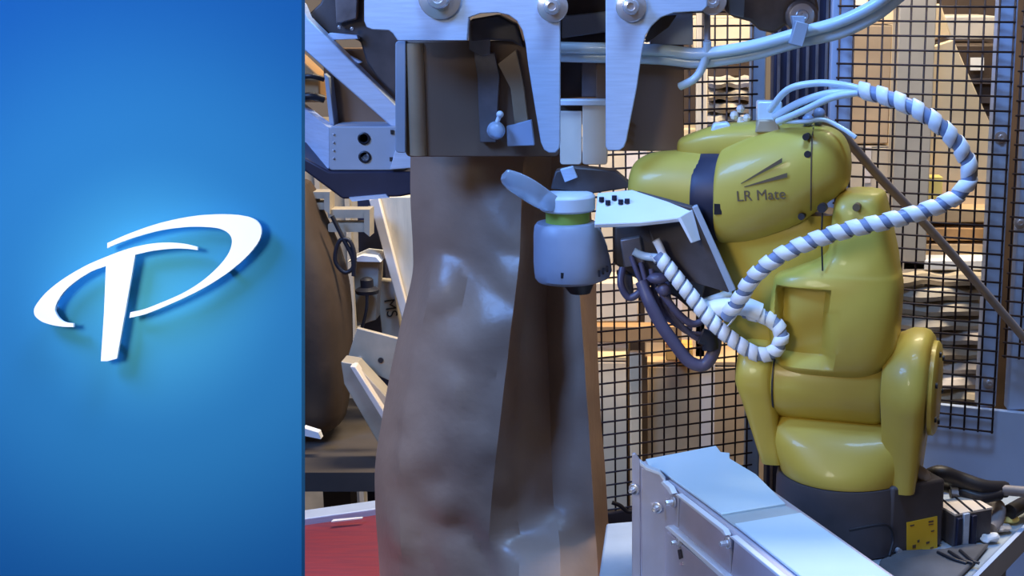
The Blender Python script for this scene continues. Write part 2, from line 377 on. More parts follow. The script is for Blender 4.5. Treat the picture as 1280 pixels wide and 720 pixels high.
b = MB(); a = PY(860, 94, 3.3); c = PY(940, 66, 3.3); b.box(((a.x+c.x)/2, 3.35, (a.z+c.z)/2), (c.x-a.x, .2, c.z-a.z)); tag(make('dark_crate', b, 'kraftdark', None, .003), 'dark brown crate above the grey sheet stack', 'crate')
# right bay
vpost('hall_column', 'broad beige steel column behind right mesh', 1136, 3.0, .080, .08, 2.6, 'beigepost')
root = carton('tall folded cardboard left of beige column', 1052, 28, 1116, 180, 3.12, .2, 'cardboard', tape=False)
carton('tan carton under folded cardboard left of beige column', 1052, 182, 1116, 300, 3.12, .2, 'palecard')
b = MB(); b.pxprism([(1155, 62), (1192, 50), (1258, 200), (1250, 262), (1155, 262)], 3.14, .03); o = tag(make('cardboard_sheet', b, 'palecard', None, .002), 'large slanting tan cardboard sheet right of beige column', 'cardboard')
b = MB(); b.pxprism([(1157, 52), (1160, 12), (1176, 4), (1190, 46)], 3.2, .04); tag(make('folded_bag', b, 'palecard', None, .004), 'crumpled pale bag standing on slanting cardboard sheet', 'bag')
crate = thing('dark_crate', 'dark crate with white label behind slanting cardboard', 'crate', PY(1220, 165, 3.3))
b = MB(); b.pxprism([(1190, 56), (1256, 56), (1262, 165), (1190, 165)], 3.3, .2); make('crate_body', b, 'kraftdark', crate, .004)
for k in range(3):
    b = MB(); yy = 98+k*24; b.pxprism([(1197, yy), (1250, yy), (1250, yy+7), (1197, yy+7)], 3.29, .009); make('slat', b, 'darksteel', crate)
b = MB(); b.pxprism([(1213, 72), (1230, 72), (1230, 88), (1213, 88)], 3.288, .003); make('paper_label', b, 'white', crate, label='white paper label')
b = MB(); b.pxprism([(1180, 20), (1246, 20), (1246, 50), (1186, 50)], 3.4, .2); tag(make('beige_crate', b, 'beigepost', None, .004), 'beige crate above dark crate at upper right', 'crate')
carton('tan carton under the dark crate behind slanting cardboard', 1192, 167, 1254, 262, 3.3, .2, 'cardboard', tape=False)
carton('small bright yellow carton below slanting cardboard', 1146, 222, 1179, 261, 3.075, .05, 'yellowbox', tape=False)
for i, (y0, y1, m, lb, xx) in enumerate(((262, 278, 'cardboard', 'tan timber board above the brown board', 1248), (284, 300, 'orangewood', 'brown timber board below the tan board', 1238), (303, 322, 'cardboard', 'tan timber board resting on white sheet bundle', 1236))):
    a = PY(1150, y1, 3.06+.01*i); c = PY(xx, y0, 3.06+.01*i)
    b = MB(); b.box(((a.x+c.x)/2, 3.28, (a.z+c.z)/2), (c.x-a.x, .44, c.z-a.z), rot=Matrix.Rotation(.02*(i-1), 3, 'Z')); tag(make('timber_board', b, m, None, .003), lb, 'board')
b = MB(); a = PY(1128, 338, 3.0); c = PY(1236, 325, 3.0); b.box(((a.x+c.x)/2, 3.12, (a.z+c.z)/2), (c.x-a.x, .24, c.z-a.z)); tag(make('white_board', b, 'white', None, .003), 'white board on top of crumpled sack stack', 'board')
stack('sack_stack', 'tall stack of crumpled off-white sacks behind right mesh', 1098, 1234, 341, 560, 12, 2.98, .35, ['sack', 'beigepost', 'sack', 'creamsteel'], .012, 'folded_sack')
stack('cardboard_stack', 'stack of flat cardboard layers behind robot upper arm', 1010, 1090, 302, 600, 10, 3.1, .3, ['cardboard', 'palecard'], .01)
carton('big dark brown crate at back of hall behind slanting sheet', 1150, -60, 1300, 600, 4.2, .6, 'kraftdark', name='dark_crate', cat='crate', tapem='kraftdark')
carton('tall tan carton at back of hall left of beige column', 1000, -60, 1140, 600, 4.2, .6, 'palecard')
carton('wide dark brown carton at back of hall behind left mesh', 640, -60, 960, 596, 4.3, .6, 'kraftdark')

# ================================================================== BACKGROUND LEFT OF THE BAG
b = MB(); a = PY(330, 640, 4.0); c = PY(560, 150, 4.0); b.box(((a.x+c.x)/2, 4.05, c.z/2), (c.x-a.x, .1, c.z)); wbd = thing('wall_board', 'beige board standing behind machine at left', 'board', ((a.x+c.x)/2, 4.05, 0)); make('board_face', b, 'creamsteel', wbd)
for x in (400, 436):
    b = MB(); p = PY(x, 300, 3.98); b.box((p.x, 3.99, c.z/2), (.014, .02, c.z)); make('thin_rail', b, 'beigepost', wbd)
plank = thing('wooden_plank', 'pale wooden plank leaning between blue post and paper bag', 'plank', PY(520, 470, 2.9))
b = MB(); b.pxprism([(474, 246), (560, 246), (560, 480), (512, 400)], 2.9, .03); make('plank_face', b, 'wood', plank, .002)
b = MB(); b.pxprism([(461, 250), (473, 246), (515, 408), (505, 408)], 2.885, .05); make('plank_edge', b, 'cream', plank, .002, label='lighter edge batten')
ps = thing('frame_post', 'dark blue post behind black sensor at left', 'post', PY(455, 470, 3.0))
b = MB(); b.pxprism([(446, 240), (472, 240), (492, 420), (500, 690), (462, 690), (452, 470)], 3.0, .05); make('post_body', b, 'navy', ps, .003)
b = MB(); b.pxprism([(470, 350), (492, 352), (502, 425), (478, 425)], 2.94, .03); tag(make('marked_plate', b, 'beigepost', None, .002), 'pale plate with black handwritten letters beside paper bag', 'plate')
text_mesh('MS', .034, basis(PY(488, 385, 2.937), PY(495, 415, 2.937)-PY(482, 350, 2.937), (1, 0, .2)), 'blackink', None, 'handwriting')
hw = bpy.data.objects['handwriting']
hw.parent = bpy.data.objects['marked_plate']; hw.location = hw.location - bpy.data.objects['marked_plate'].location
for i, (y0, y1, x0, x1, lb) in enumerate(((240, 262, 376, 412, 'short brown bracket at left below black block'), (262, 290, 410, 462, 'brown slotted bracket above black cable loop'))):
    rr = thing('bracket', lb, 'bracket', PY(x0, y1, 2.8))
    for k in (0, 1):
        yy = y0+(y1-y0)*.62*k; b = MB(); b.pxprism(rrect(x0, yy, x1, yy+(y1-y0)*.38, 2), 2.8, .04); make('flange', b, 'creamsteel', rr)
    b = MB(); b.pxprism([(x1-7, y0), (x1, y0), (x1, y1+6), (x1-7, y1)], 2.79, .045); make('web', b, 'creamsteel', rr)
b = MB(); b.tube([PY(*p, 2.76) for p in ((415, 270), (430, 300), (440, 320), (441, 335), (430, 340), (419, 325), (424, 302), (436, 300), (443, 318), (442, 345))], .0045); tag(make('cable', b, 'black'), 'black cable coiled in a loop below brown bracket', 'cable')
sn = thing('sensor', 'black round knob sensor on pale block with hanging cable', 'sensor', PY(458, 408, 2.85))
b = MB(); b.pxprism([(441, 326), (474, 326), (470, 400), (446, 408)], 2.9, .05); make('block', b, 'beigepost', sn, .002)
b = MB(); b.pxprism([(434, 327), (452, 319), (470, 321), (476, 328)], 2.87, .08); make('cap_plate', b, 'white', sn, .001)
p = PY(459, 362, 2.86); b = MB(); b.lathe(p-V((0, 0, .008)), (0, 0, 1), [(0, .024), (.008, .026), (.012, .02), (.014, .014), (.03, .014), (.034, .009), (.036, .003)], 16); make('knob', b, 'black', sn)
b = MB(); b.tube([PY(459, 366, 2.84), PY(458, 388, 2.84), PY(452, 412, 2.84)], .0035); make('cable', b, 'black', sn)
pl = thing('hole_plate', 'tilted olive beige steel plate with round hole', 'plate', PY(460, 470, 2.7))
b = MB(); b.pxprism([(446, 410), (500, 424), (500, 482), (433, 452)], 2.7, .012); make('plate_body', b, 'creamsteel', pl, .0015)
for q, m, r in (((476, 450), 'black', .0055), ((450, 448), 'bolt', .004)):
    p = PY(*q, 2.7); b = MB(); b.cyl(p+V((0, .001, 0)), p-V((0, .003, 0)), r, n=16); make('hole' if m == 'black' else 'rivet', b, m, pl)
b = MB(); b.pxprism([(426, 452), (445, 455), (505, 520), (505, 590), (476, 560), (430, 480)], 2.62, .05); tag(make('machine_rail', b, 'creamsteel', None, .002), 'wide olive cream rail sloping down behind paper bag', 'rail')
b = MB(); b.pxprism([(437, 458), (444, 458), (500, 545), (492, 548)], 2.60, .03); tag(make('machine_rail', b, 'cream', None, .002), 'slim bright edged rail sloping beside the wide olive rail', 'rail')
# dark filled bag at far left
def ringset(rows, n, y):  return rows
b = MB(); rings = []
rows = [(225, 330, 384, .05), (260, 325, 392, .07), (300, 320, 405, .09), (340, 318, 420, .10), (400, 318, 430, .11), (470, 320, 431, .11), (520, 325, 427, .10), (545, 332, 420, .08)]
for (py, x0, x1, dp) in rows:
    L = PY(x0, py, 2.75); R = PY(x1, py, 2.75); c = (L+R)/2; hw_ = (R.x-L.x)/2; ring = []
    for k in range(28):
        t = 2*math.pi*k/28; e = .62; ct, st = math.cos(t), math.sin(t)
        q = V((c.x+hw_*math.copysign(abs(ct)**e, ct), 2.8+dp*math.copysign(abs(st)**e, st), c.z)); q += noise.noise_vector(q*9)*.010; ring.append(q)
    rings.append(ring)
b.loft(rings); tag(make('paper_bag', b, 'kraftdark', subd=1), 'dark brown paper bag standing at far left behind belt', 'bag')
b = MB(); b.pxprism([(379, 535), (398, 541), (401, 549), (381, 545)], 2.66, .02); tag(make('paper_scrap', b, 'white'), 'small white paper scrap at foot of dark bag', 'paper')
p = PY(395, 548, 2.75); b = MB(); b.box((p.x+.02, 2.82, p.z-.03), (.36, .5, .04)); b.box((p.x+.02, 2.85, (p.z-.05)/2), (.06, .06, p.z-.05)); tag(make('bag_stand', b, 'floor'), 'dark stand carrying the dark brown bag', 'stand')

# red belt and its rail
zb = .66
belt = thing('belt_conveyor', 'low conveyor with dark red belt under the paper bag', 'conveyor', (-.35, 2.0, 0))
bq = [PZ(300, 667, zb), PZ(800, 596, zb)]
dirn = (bq[1]-bq[0]).normalized(); nrm = V((dirn.y, -dirn.x, 0))
A = bq[0]; B = A + dirn*((PZ(715, 606, zb)-A).length)
b = MB(); b.prism([A, B, B+nrm*.50, A+nrm*.50], (0, 0, -.03)); make('belt', b, 'red', belt, .004)
b = MB(); b.prism([A-nrm*.002+V((0, 0, -.035)), B-nrm*.002+V((0, 0, -.035)), B-nrm*.045+V((0, 0, -.035)), A-nrm*.045+V((0, 0, -.035))], (0, 0, .045)); make('side_rail', b, 'alu', belt, .002, label='pale steel rail along the red belt')
for f, g in ((.05, -.02), (.42, -.02), (.05, .48), (.42, .48)):
    q = A + dirn*f + nrm*g; b = MB(); b.box((q.x, q.y, (zb-.035)/2), (.04, .04, zb-.035)); make('leg', b, 'bluegrey', belt)
q = PZ(430, 652, zb+.011); b = MB(); b.prism([q+V((-.022, -.004, 0)), q+V((.03, .012, 0)), q+V((.03, .018, 0)), q+V((-.02, .006, 0))], (0, 0, .002)); tag(make('paper_strip', b, 'white'), 'thin white paper strip lying along edge of red belt', 'paper')

# ================================================================== LEFT MACHINE ARM (upper left)
b = MB(); b.pxprism([(340, -20), (377, 5), (384, 22), (392, 30), (513, 150), (513, 170), (500, 168), (377, 60), (340, 50)], 2.0, .03)
tag(make('diagonal_strut', b, 'alu', None, .002), 'pale blue diagonal strut crossing upper left corner', 'strut')
lm = thing('pusher_block', 'blue grey block with two dark bolt holes at left above black slab', 'machine part', PY(450, 212, 2.0))
b = MB(); b.pxprism(rrect(411, 158, 508, 213, 5), 1.99, .10); make('block_body', b, 'bluegrey', lm, .0015)
b = MB(); b.prism([PY(411, 160, 1.993), PY(411, 211, 1.993), PY(370, 185, 2.12), PY(370, 128, 2.12)], (.004, .02, 0)); make('side_plate', b, 'alu', lm)
for q in ((455, 173), (456, 196)):
    p = PY(*q, 1.99); b = MB(); b.lathe(p+V((0, .002, 0)), (0, -1, 0), [(0, .009), (.004, .009), (.005, .007), (.002, .0055)], 20); make('socket_bolt', b, 'black', lm)
for k in range(4):
    p = PY(417, 168+k*10, 1.989); b = MB(); b.sphere(p, .0018, 8); make('rivet', b, 'bolt', lm)
for q in ((490, 165), (489, 199)):
    p = PY(*q, 1.989); b = MB(); b.box(p, (.004, .003, .006)); make('dark_notch', b, 'black', lm)
b = MB(); b.pxprism([(497, 178), (505, 186), (514, 196), (517, 210), (487, 212)], 1.98, .01); make('corner_lip', b, 'alu', lm, .001)
bk = thing('black_slab', 'black slab under the blue grey bolt block', 'machine part', PY(450, 248, 2.0))
b = MB(); b.pxprism([(360, 186), (411, 214), (516, 214), (516, 243), (500, 246), (428, 249), (378, 212), (360, 205)], 1.985, .12); make('slab_body', b, 'navy', bk, .003)
b = MB(); b.pxprism([(436, 247), (482, 243), (486, 247), (440, 252)], 1.98, .05); make('edge_strip', b, 'alu', bk)
bc = thing('brown_cover', 'dark brown cover plate behind diagonal strut', 'cover', PY(455, 158, 2.06))
b = MB(); b.pxprism([(404, 98), (412, 100), (418, 156), (500, 158), (500, 60), (404, 60)], 2.06, .02); make('cover_plate', b, 'brownplate_reflect', bc, .003)
b = MB(); b.pxprism([(405, 92), (411, 97), (418, 158), (412, 158)], 2.03, .03); tag(make('edge_bar', b, 'bluegrey', None, .001), 'slim grey upright bar at edge of dark brown cover', 'bar')
ln = thing('linkage', 'dark linkage arm with cut-out above the diagonal strut', 'machine part', PY(440, 60, 2.03))
b = MB(); b.pxprism([(383, 20), (400, 4), (420, -40), (520, -40), (520, 90), (512, 140), (496, 122), (470, 96), (458, 78), (450, 52), (430, 44), (412, 44), (396, 30)], 2.035, .022); make('arm_body', b, 'darksteel', ln, .003)
b = MB(); b.pxprism([(418, -20), (448, -20), (446, 24), (420, 30)], 2.02, .012); make('inner_plate', b, 'linksteel', ln, .002)
b = MB(); b.pxprism([(406, 47), (412, 41), (446, 44), (448, 49), (418, 50), (414, 58), (452, 78), (448, 80), (410, 58)], 2.02, .012); make('bright_rim', b, 'alu', ln, .001)
for q in ((425, 34), (441, 36)):
    bolt(ln, PY(*q, 2.019), (0, -1, 0), .003, .006, washer=False)
b = MB(); b.pxprism([(366, 64), (400, 96), (400, 128), (366, 128)], 2.085, .05); make('tan_block', b, 'orangewood', bc, .003)
for y_, r_ in ((98, .004), (123, .006)):
    b = MB(); b.tube([PY(370, y_, 2.078), PY(388, y_-3, 2.07), PY(405, y_+1, 2.078)], r_); make('hose', b, 'black', bc)

# ================================================================== BAG CLAMP HEAD (top centre)
ch = thing('clamp_plate', 'pale blue clamp plate with long left jaw finger', 'clamp', PY(690, 190, 1.80))
jawL = [(455, -80), (455, 26), (458, 34), (465, 37), (486, 38), (491, 42), (497, 51), (584, 51), (586, 22), (600, 17), (622, 16), (636, 19), (646, 26), (653, 38), (657, 55), (660, 80), (668, 130), (676, 178), (680, 187), (686, 191), (694, 191), (699, 186), (700, 180), (700, -80)]
b = MB(); b.pxprism(jawL, 1.80, .012); make('jaw_plate', b, 'alu', ch, .0012)
cr_ = thing('clamp_plate', 'pale blue clamp plate with right jaw finger and curved shoulder', 'clamp', PY(770, 190, 1.80))
jawR = [(757, -80), (757, 183), (760, 188), (774, 188), (780, 184), (783, 176), (796, 110), (803, 62), (807, 45), (814, 33), (826, 22), (842, 16), (878, 14), (884, 8), (884, -80)]
b = MB(); b.pxprism(jawR, 1.80, .012); make('jaw_plate', b, 'alu', cr_, .0012)
for pr, q, r in ((ch, (550, -3), .0145), (ch, (691, 8), .0105), (cr_, (789, 8), .0105)):
    bolt(pr, PY(*q, 1.80), (0, -1, 0), r, .02)
b = MB(); b.pxprism([(812, 36), (838, 16), (866, 16), (866, 56), (812, 56)], 1.86, .012); tag(make('back_plate', b, 'bluesheet', None, .001), 'blue plate behind the right jaw shoulder', 'plate')
b = MB(); b.pxprism([(876, -60), (905, -60), (904, 8), (897, 17), (885, 18), (878, 10)], 1.82, .05)
tag(make('pivot_block', b, 'navy', None, .003), 'dark blue pivot block at right end of clamp', 'block')
bolt(bpy.data.objects['pivot_block'], PY(890, 0, 1.82), (0, -1, 0), .010, .016)
lk = thing('link_arm', 'dull steel link arm with round bolt boss above pale tubes', 'machine part', PY(960, 40, 1.9))
b = MB(); b.pxprism([(905, -60), (906, 14), (918, 22), (938, 27), (950, 38), (968, 42), (985, 30), (1000, 40), (1016, 34), (1024, 12), (1010, -60)], 1.90, .03); make('arm_body', b, 'linksteel', lk, .004)
b = MB(); b.pxprism([(906, -60), (934, -60), (930, 22), (912, 18)], 1.885, .013); make('side_plate', b, 'bluegrey', lk, .002)
p = PY(1001, 20, 1.9); b = MB(); b.lathe(p+V((0, .002, 0)), (0, -1, 0), [(0, .024), (.014, .022), (.016, .018)], 28); make('boss', b, 'linksteel', lk)
bolt(lk, p-V((0, .014, 0)), (0, -1, 0), .009, .010)
# dark mechanism behind jaws
mc = thing('clamp_mechanism', 'dark clamp mechanism seen between the two jaw fingers', 'machine part', PY(730, 120, 1.90))
b = MB(); b.pxprism([(655, -80), (800, -80), (800, 60), (757, 120), (700, 124), (655, 60)], 1.915, .03); make('housing', b, 'darksteel', mc, .003)
b = MB(); b.pxprism([(702, 20), (760, 14), (760, 40), (702, 48)], 1.895, .018); make('cross_bar', b, 'bluegrey', mc, .002)
b = MB(); b.pxprism([(727, 72), (758, 72), (758, 122), (727, 122)], 1.895, .018); make('slide_block', b, 'linksteel', mc, .002)
b = MB(); b.pxprism([(588, 24), (622, 18), (645, 30), (654, 60), (640, 52), (610, 50), (588, 52)], 1.86, .03); make('cam', b, 'darksteel', mc, .003)
b = MB(); b.pxprism([(820, 20), (846, 19), (836, 34), (808, 54), (806, 48)], 1.845, .012); make('link', b, 'kraftdark', mc, .001)
# steel side plates holding the bag mouth, kraft reflection painted as brown
bp1 = thing('bag_holder', 'broad steel plate with painted brown reflection holding the left side of bag mouth', 'plate', PY(580, 195, 1.88))
b = MB(); b.pxprism(rrect(507, 51, 700, 196, 6, corners=(0, 0, 1, 1)), 1.88, .012); make('plate_body', b, 'brownplate_reflect', bp1, .0015)
b = MB(); b.pxprism(rrect(494, 51, 507, 191, 5, corners=(1, 0, 0, 1)), 1.872, .02); make('left_flange', b, 'bluegrey', bp1, .0012, label='blue grey flange')
b = MB(); pts = []
for k in range(9):
    t = math.pi*k/8; q = PY(518-11*math.cos(t), 60, 1.88); pts.append((q.x, 1.88-.009*math.sin(t)))
z0 = PY(518, 194, 1.88).z; z1_ = PY(518, 54, 1.88).z
b.prism([V((x, y, z0)) for x, y in pts], (0, 0, z1_-z0)); make('rolled_edge', b, 'tanflange', bp1, .0, label='lighter rolled tan edge')
b = MB(); b.pxprism([(586, 24), (612, 50), (612, 68), (600, 70), (586, 62)], 1.862, .01); make('bracket', b, 'linksteel', bp1, .001)
b = MB(); b.pxprism([(592, 66), (618, 66), (624, 95), (620, 178), (600, 178), (597, 100)], 1.868, .010); make('upright', b, 'linksteel', bp1, .001)
b = MB(); b.pxprism([(622, 80), (645, 62), (655, 110), (662, 165), (645, 170), (638, 110)], 1.868, .008); make('upright', b, 'tanflange', bp1, .001)
b = MB(); b.pxprism([(633, 158), (664, 150), (668, 182), (634, 183)], 1.858, .012); make('foot_block', b, 'bluesheet', bp1, .001)
kn = thing('clear_knob', 'clear round knob on left bag holder plate', 'knob', PY(620, 163, 1.85))
p = PY(620, 163, 1.85); b = MB(); b.sphere(p, .0125, 24); make('ball', b, 'clear', kn)
b = MB(); b.cyl(p, p+V((0, .02, 0)), .006); make('stem', b, 'alu', kn)
b = MB(); b.sphere(PY(625, 143, 1.85), .005, 14); b.cyl(PY(625, 143, 1.85), PY(621, 154, 1.85), .003, n=10); make('tip', b, 'alubright', kn)  # solid pale bead stands for a small highlight by the knob
bp2 = thing('bag_holder', 'steel plate with painted brown reflection holding right side of bag mouth', 'plate', PY(800, 190, 1.88))
b = MB(); b.pxprism(rrect(745, 56, 855, 189, 6, corners=(0, 0, 1, 0)), 1.88, .012); make('plate_body', b, 'brownplate_reflect', bp2, .0015)
b = MB(); b.pxprism([(822, 62), (840, 62), (838, 76), (820, 76)], 1.872, .008); make('dark_clip', b, 'black', bp2)
for k in range(3):
    p = PY(784-k*1.5, 152+k*10, 1.874); b = MB(); b.sphere(p, .004, 12); make('rivet', b, 'bolt', bp2)
pd = thing('pusher_paddle', 'cream double paddle hanging between the jaw fingers', 'paddle', PY(728, 205, 1.86))
b = MB(); b.pxprism(rrect(700, 139, 727, 206, 4, corners=(0, 0, 1, 1)), 1.862, .012); make('paddle', b, 'cream', pd, .001)
b = MB(); b.pxprism(rrect(728, 128, 759, 206, 4, corners=(0, 0, 1, 1)), 1.858, .016); make('paddle', b, 'cream', pd, .001)
b = MB(); b.pxprism(rrect(699, 125, 759, 132, 2), 1.855, .025); make('top_bar', b, 'alubright', pd, .001)
b = MB(); b.pxprism([(700, 132), (728, 132), (728, 139), (700, 139)], 1.868, .006); make('slot_back', b, 'kraftdark', pd)
# link across head so nothing floats
b = MB(); b.box((-.05, 1.93, PY(700, -75, 1.9).z), (.75, .26, .03)); tag(make('head_beam', b, 'linksteel', None, .003), 'steel beam above the frame carrying the clamp plates', 'beam')

# ================================================================== KRAFT BAG
def kraft_bag():
    # per row: py, list of (px, Y) around the bag, left edge -> front -> right -> back
    rows = [
     (190, [(513,1.975),(548,1.958),(600,1.95),(655,1.95),(672,1.957),(690,1.965),(712,1.96),(735,1.97)]),
     (250, [(513,1.985),(545,1.955),(600,1.94),(652,1.93),(668,1.96),(688,1.98),(715,1.95),(738,1.99)]),
     (310, [(516,1.995),(545,1.955),(598,1.93),(650,1.91),(664,1.96),(686,1.995),(718,1.945),(742,2.00)]),
     (345, [(515,2.005),(542,1.95),(595,1.925),(647,1.90),(660,1.96),(684,2.00),(722,1.94),(745,2.01)]),
     (400, [(502,2.015),(530,1.945),(585,1.91),(640,1.885),(655,1.95),(684,2.00),(727,1.93),(746,2.02)]),
     (460, [(489,2.02),(518,1.94),(575,1.90),(633,1.88),(650,1.94),(686,1.985),(731,1.925),(748,2.03)]),
     (520, [(478,2.02),(508,1.94),(565,1.895),(626,1.875),(647,1.925),(688,1.965),(735,1.92),(751,2.03)]),
     (580, [(469,2.02),(500,1.94),(560,1.90),(619,1.878),(645,1.915),(690,1.945),(739,1.92),(756,2.03)]),
     (630, [(469,2.02),(500,1.945),(558,1.905),(614,1.882),(645,1.91),(692,1.93),(742,1.915),(759,2.03)]),
     (665, [(471,2.02),(502,1.95),(558,1.91),(612,1.886),(650,1.905),(698,1.895),(744,1.92),(761,2.03)]),
     (690, [(473,2.02),(503,1.95),(558,1.91),(611,1.888),(650,1.87),(700,1.865),(746,1.90),(762,2.03)]),
     (728, [(475,2.02),(505,1.95),(558,1.91),(611,1.888),(648,1.825),(700,1.815),(748,1.87),(763,2.03)]),
    ]
    # densify along rows
    cols = 8; sub = 5; fine = []
    colpts = [[V((r[1][c][0], r[1][c][1], r[0])) for r in rows] for c in range(cols)]
    colf = [spline(cp, 6) for cp in colpts]; nr = len(colf[0])
    bm = bmesh.new(); grid = []
    for i in range(nr):
        f = []
        for c in range(cols-1):
            a, b2 = colf[c][i], colf[c+1][i]
            for k in range(sub):
                f.append(a.lerp(b2, k/sub))
        f.append(colf[-1][i]); row = []
        for j, q in enumerate(f):
            p = PY(q.x, q.z, q.y)
            edge = min(j, len(f)-1-j)
            wv = min(1, edge/4)*min(1, i/10)
            s = V((p.x*8+p.z*3, p.y*3, p.z*5-p.x*4)); amp = .010 if j < sub*3 else .006
            p.y += wv*amp*1.5*(noise.noise(s)+.8*(1-2*abs(noise.noise(s*1.9+V((3, 1, 2))))) - .5)
            row.append(p)
        # back face
        L, R = row[0], row[-1]
        for k in range(1, 12):
            t = k/12; p = R.lerp(L, t); p.y += .075*math.sin(math.pi*t)**.6; row.append(p)
        grid.append([bm.verts.new(p) for p in row])
    grid.append([bm.verts.new((v.co.x, v.co.y, .664)) for v in grid[-1]])
    n = len(grid[0])
    for a, b2 in zip(grid, grid[1:]):
        for j in range(n): bm.faces.new((a[j], a[(j+1) % n], b2[(j+1) % n], b2[j]))
    bm.faces.new(grid[0][::-1]); bm.faces.new(grid[-1])
    return bm
kb = tag(make('paper_bag', kraft_bag(), 'kraft', None, sharp=30), 'large brown kraft paper bag hanging in centre, gusset open at right', 'bag')

# ================================================================== GRIPPER HAND
hd = thing('gripper_hand', 'robot gripper with grey round housing, green band and pale angle bracket', 'gripper', PY(716, 352, 1.84))
HY = 1.83
def ringpx(py, x0, x1, y, n=40, flat=1):
    L = PY(x0, py, y); R = PY(x1, py, y); c = (L+R)/2; r = (R.x-L.x)/2
    return [V((c.x+r*math.cos(t), y+r*flat*math.sin(t), c.z)) for t in [2*math.pi*k/n for k in range(n)]]
b = MB(); b.loft([ringpx(*q, HY) for q in ((348, 690, 742), (350, 672, 752), (346, 669, 762), (338, 668, 765), (325, 667, 763), (308, 667, 759), (292, 667, 753), (282, 668, 748), (278, 671, 745), (277, 680, 738))]); make('round_housing', b, 'greycap', hd, sharp=35)
b = MB(); b.loft([ringpx(*q, HY) for q in ((279, 682, 737), (262, 682, 737))]); make('green_band', b, 'green', hd)
b = MB(); b.loft([ringpx(*q, HY) for q in ((263, 678, 742), (261, 675, 744), (245, 675, 744), (242, 678, 741), (241, 682, 737))]); make('cap_disc', b, 'alubright', hd, .001, sharp=25)
b = MB(); b.pxprism([(701, 341), (714, 342), (714, 349), (701, 348)], HY-.052, .02); make('dark_notch', b, 'black', hd)
for k in range(3):
    q = PY(749+k*5, 342-k*3, HY-.043+.007*k); b = MB(); b.box(q, (.003, .006, .008)); make('dark_notch', b, 'black', hd)
b = MB(); b.loft([ringpx(*q, HY) for q in ((366, 712, 738), (356, 704, 742), (347, 690, 744))]); make('suction_boot', b, 'black', hd)
# pale translucent finger to the left of the cap
b = MB(); rings = []
for (px, py, y, h) in ((627, 222, 1.80, 7), (634, 220, 1.79, 18), (650, 226, 1.785, 22), (668, 236, 1.785, 24), (684, 246, 1.79, 20), (698, 252, 1.80, 12)):
    rings.append([PY(px, py-h*.5, y), PY(px+3, py-h*.3, y+.035), PY(px+4, py+h*.4, y+.035), PY(px, py+h, y), PY(px-2, py+h*.3, y-.004)])
b.loft(rings); make('clear_finger', b, 'clear', hd, .0015, subd=1)
# top plate
zt = PY(740, 277, 1.80).z
def hp(x, y, h=0): return PY(x, y, 1.755+(281-y)/44*.055) + V((0, -.3*h, h))
pts = [hp(x, y) for x, y in ((743, 280), (800, 278), (853, 272), (866, 262), (790, 237), (747, 241), (745, 262))]
b = MB(); b.prism(pts, (0, .002, -.006)); make('top_plate', b, 'alubright', hd, .0012)
for x, y in ((752, 252), (760, 256), (768, 250), (776, 255), (784, 254)):
    q = hp(x, y); b = MB(); b.cyl(q, q+V((0, 0, .006)), .0035, n=12); make('screw_head', b, 'navy', hd)
# downward angle flange
b = MB(); b.prism([PY(850, 271, 1.757), PY(866, 262, 1.775), PY(876, 300, 1.775), PY(867, 303, 1.757)], (-.004, 0, -.001)); make('bent_flange', b, 'alubright', hd, .0008)
b = MB(); b.prism([PY(864, 260, 1.775), PY(872, 258, 1.775), PY(920, 362, 1.775), PY(910, 366, 1.775)], (-.078, .04, .015)); make('wrist_flange', b, 'darksteel', hd, .001)  # dark steel paints the shaded inner face of the pale bracket plate
b = MB(); b.prism([PY(865, 259, 1.772), PY(872, 257, 1.772), PY(920, 362, 1.772), PY(912, 366, 1.772)], (0, .012, 0)); make('lit_flange_edge', b, 'bluegrey', hd, .001, label='flange edge painted lighter as lit')  # lighter strip paints the same plate's lit edge
# dark valve body below plate
b = MB(); b.pxprism([(768, 283), (846, 276), (866, 300), (905, 362), (880, 402), (845, 372), (800, 352), (768, 330)], 1.835, .05); make('valve_body', b, 'darksteel', hd, .003)
for pts_, y in (([(775, 300), (800, 296), (806, 330), (780, 335)], 1.825), ([(812, 288), (845, 285), (850, 300), (815, 306)], 1.825), ([(855, 330), (885, 345), (878, 372), (850, 352)], 1.822), ([(770, 340), (790, 345), (792, 368), (778, 372)], 1.83)):
    b = MB(); b.pxprism(pts_, y, .02); make('valve', b, 'linksteel', hd, .002)
b = MB(); b.pxprism([(688, 236), (694, 214), (716, 209), (740, 211), (768, 214), (792, 234), (742, 242)], 1.845, .03); make('dark_clevis', b, 'darksteel', hd, .002)
b = MB(); b.pxprism([(700, 212), (716, 208), (722, 222), (706, 228)], 1.84, .01); make('clevis_pin_block', b, 'alu', hd, .001)
q = PY(897, 314, 1.795); bolt(hd, q, (-.2, -1, 0), .0025, .004, washer=False)
b = MB()
for s_ in range(5):
    pts_ = [PY(790+12*s_+random.uniform(-6, 6), 320+8*s_, 1.82), PY(800+10*s_, 350+10*s_, 1.815), PY(815+13*s_, 385+9*s_, 1.82), PY(840+12*s_, 400+6*s_, 1.83)]
    b.tube(pts_, .0035, 10)
make('thin_hose', b, 'hosedark', hd)

# ================================================================== ROBOT
ax = V((math.cos(math.radians(-17)), math.sin(math.radians(-17)), 0))   # towards the right and nearer
nx_ = V((ax.y, -ax.x, 0))                                                # faces the camera
rb = thing('robot_arm', 'yellow six axis robot arm on dark grey base', 'robot', PY(1057, 700, 1.80))
zt_b = PY(1057, 612, 1.72).z; zb_b = .852; RC = V((PY(1057, 600, 1.80).x, 1.80, 0))
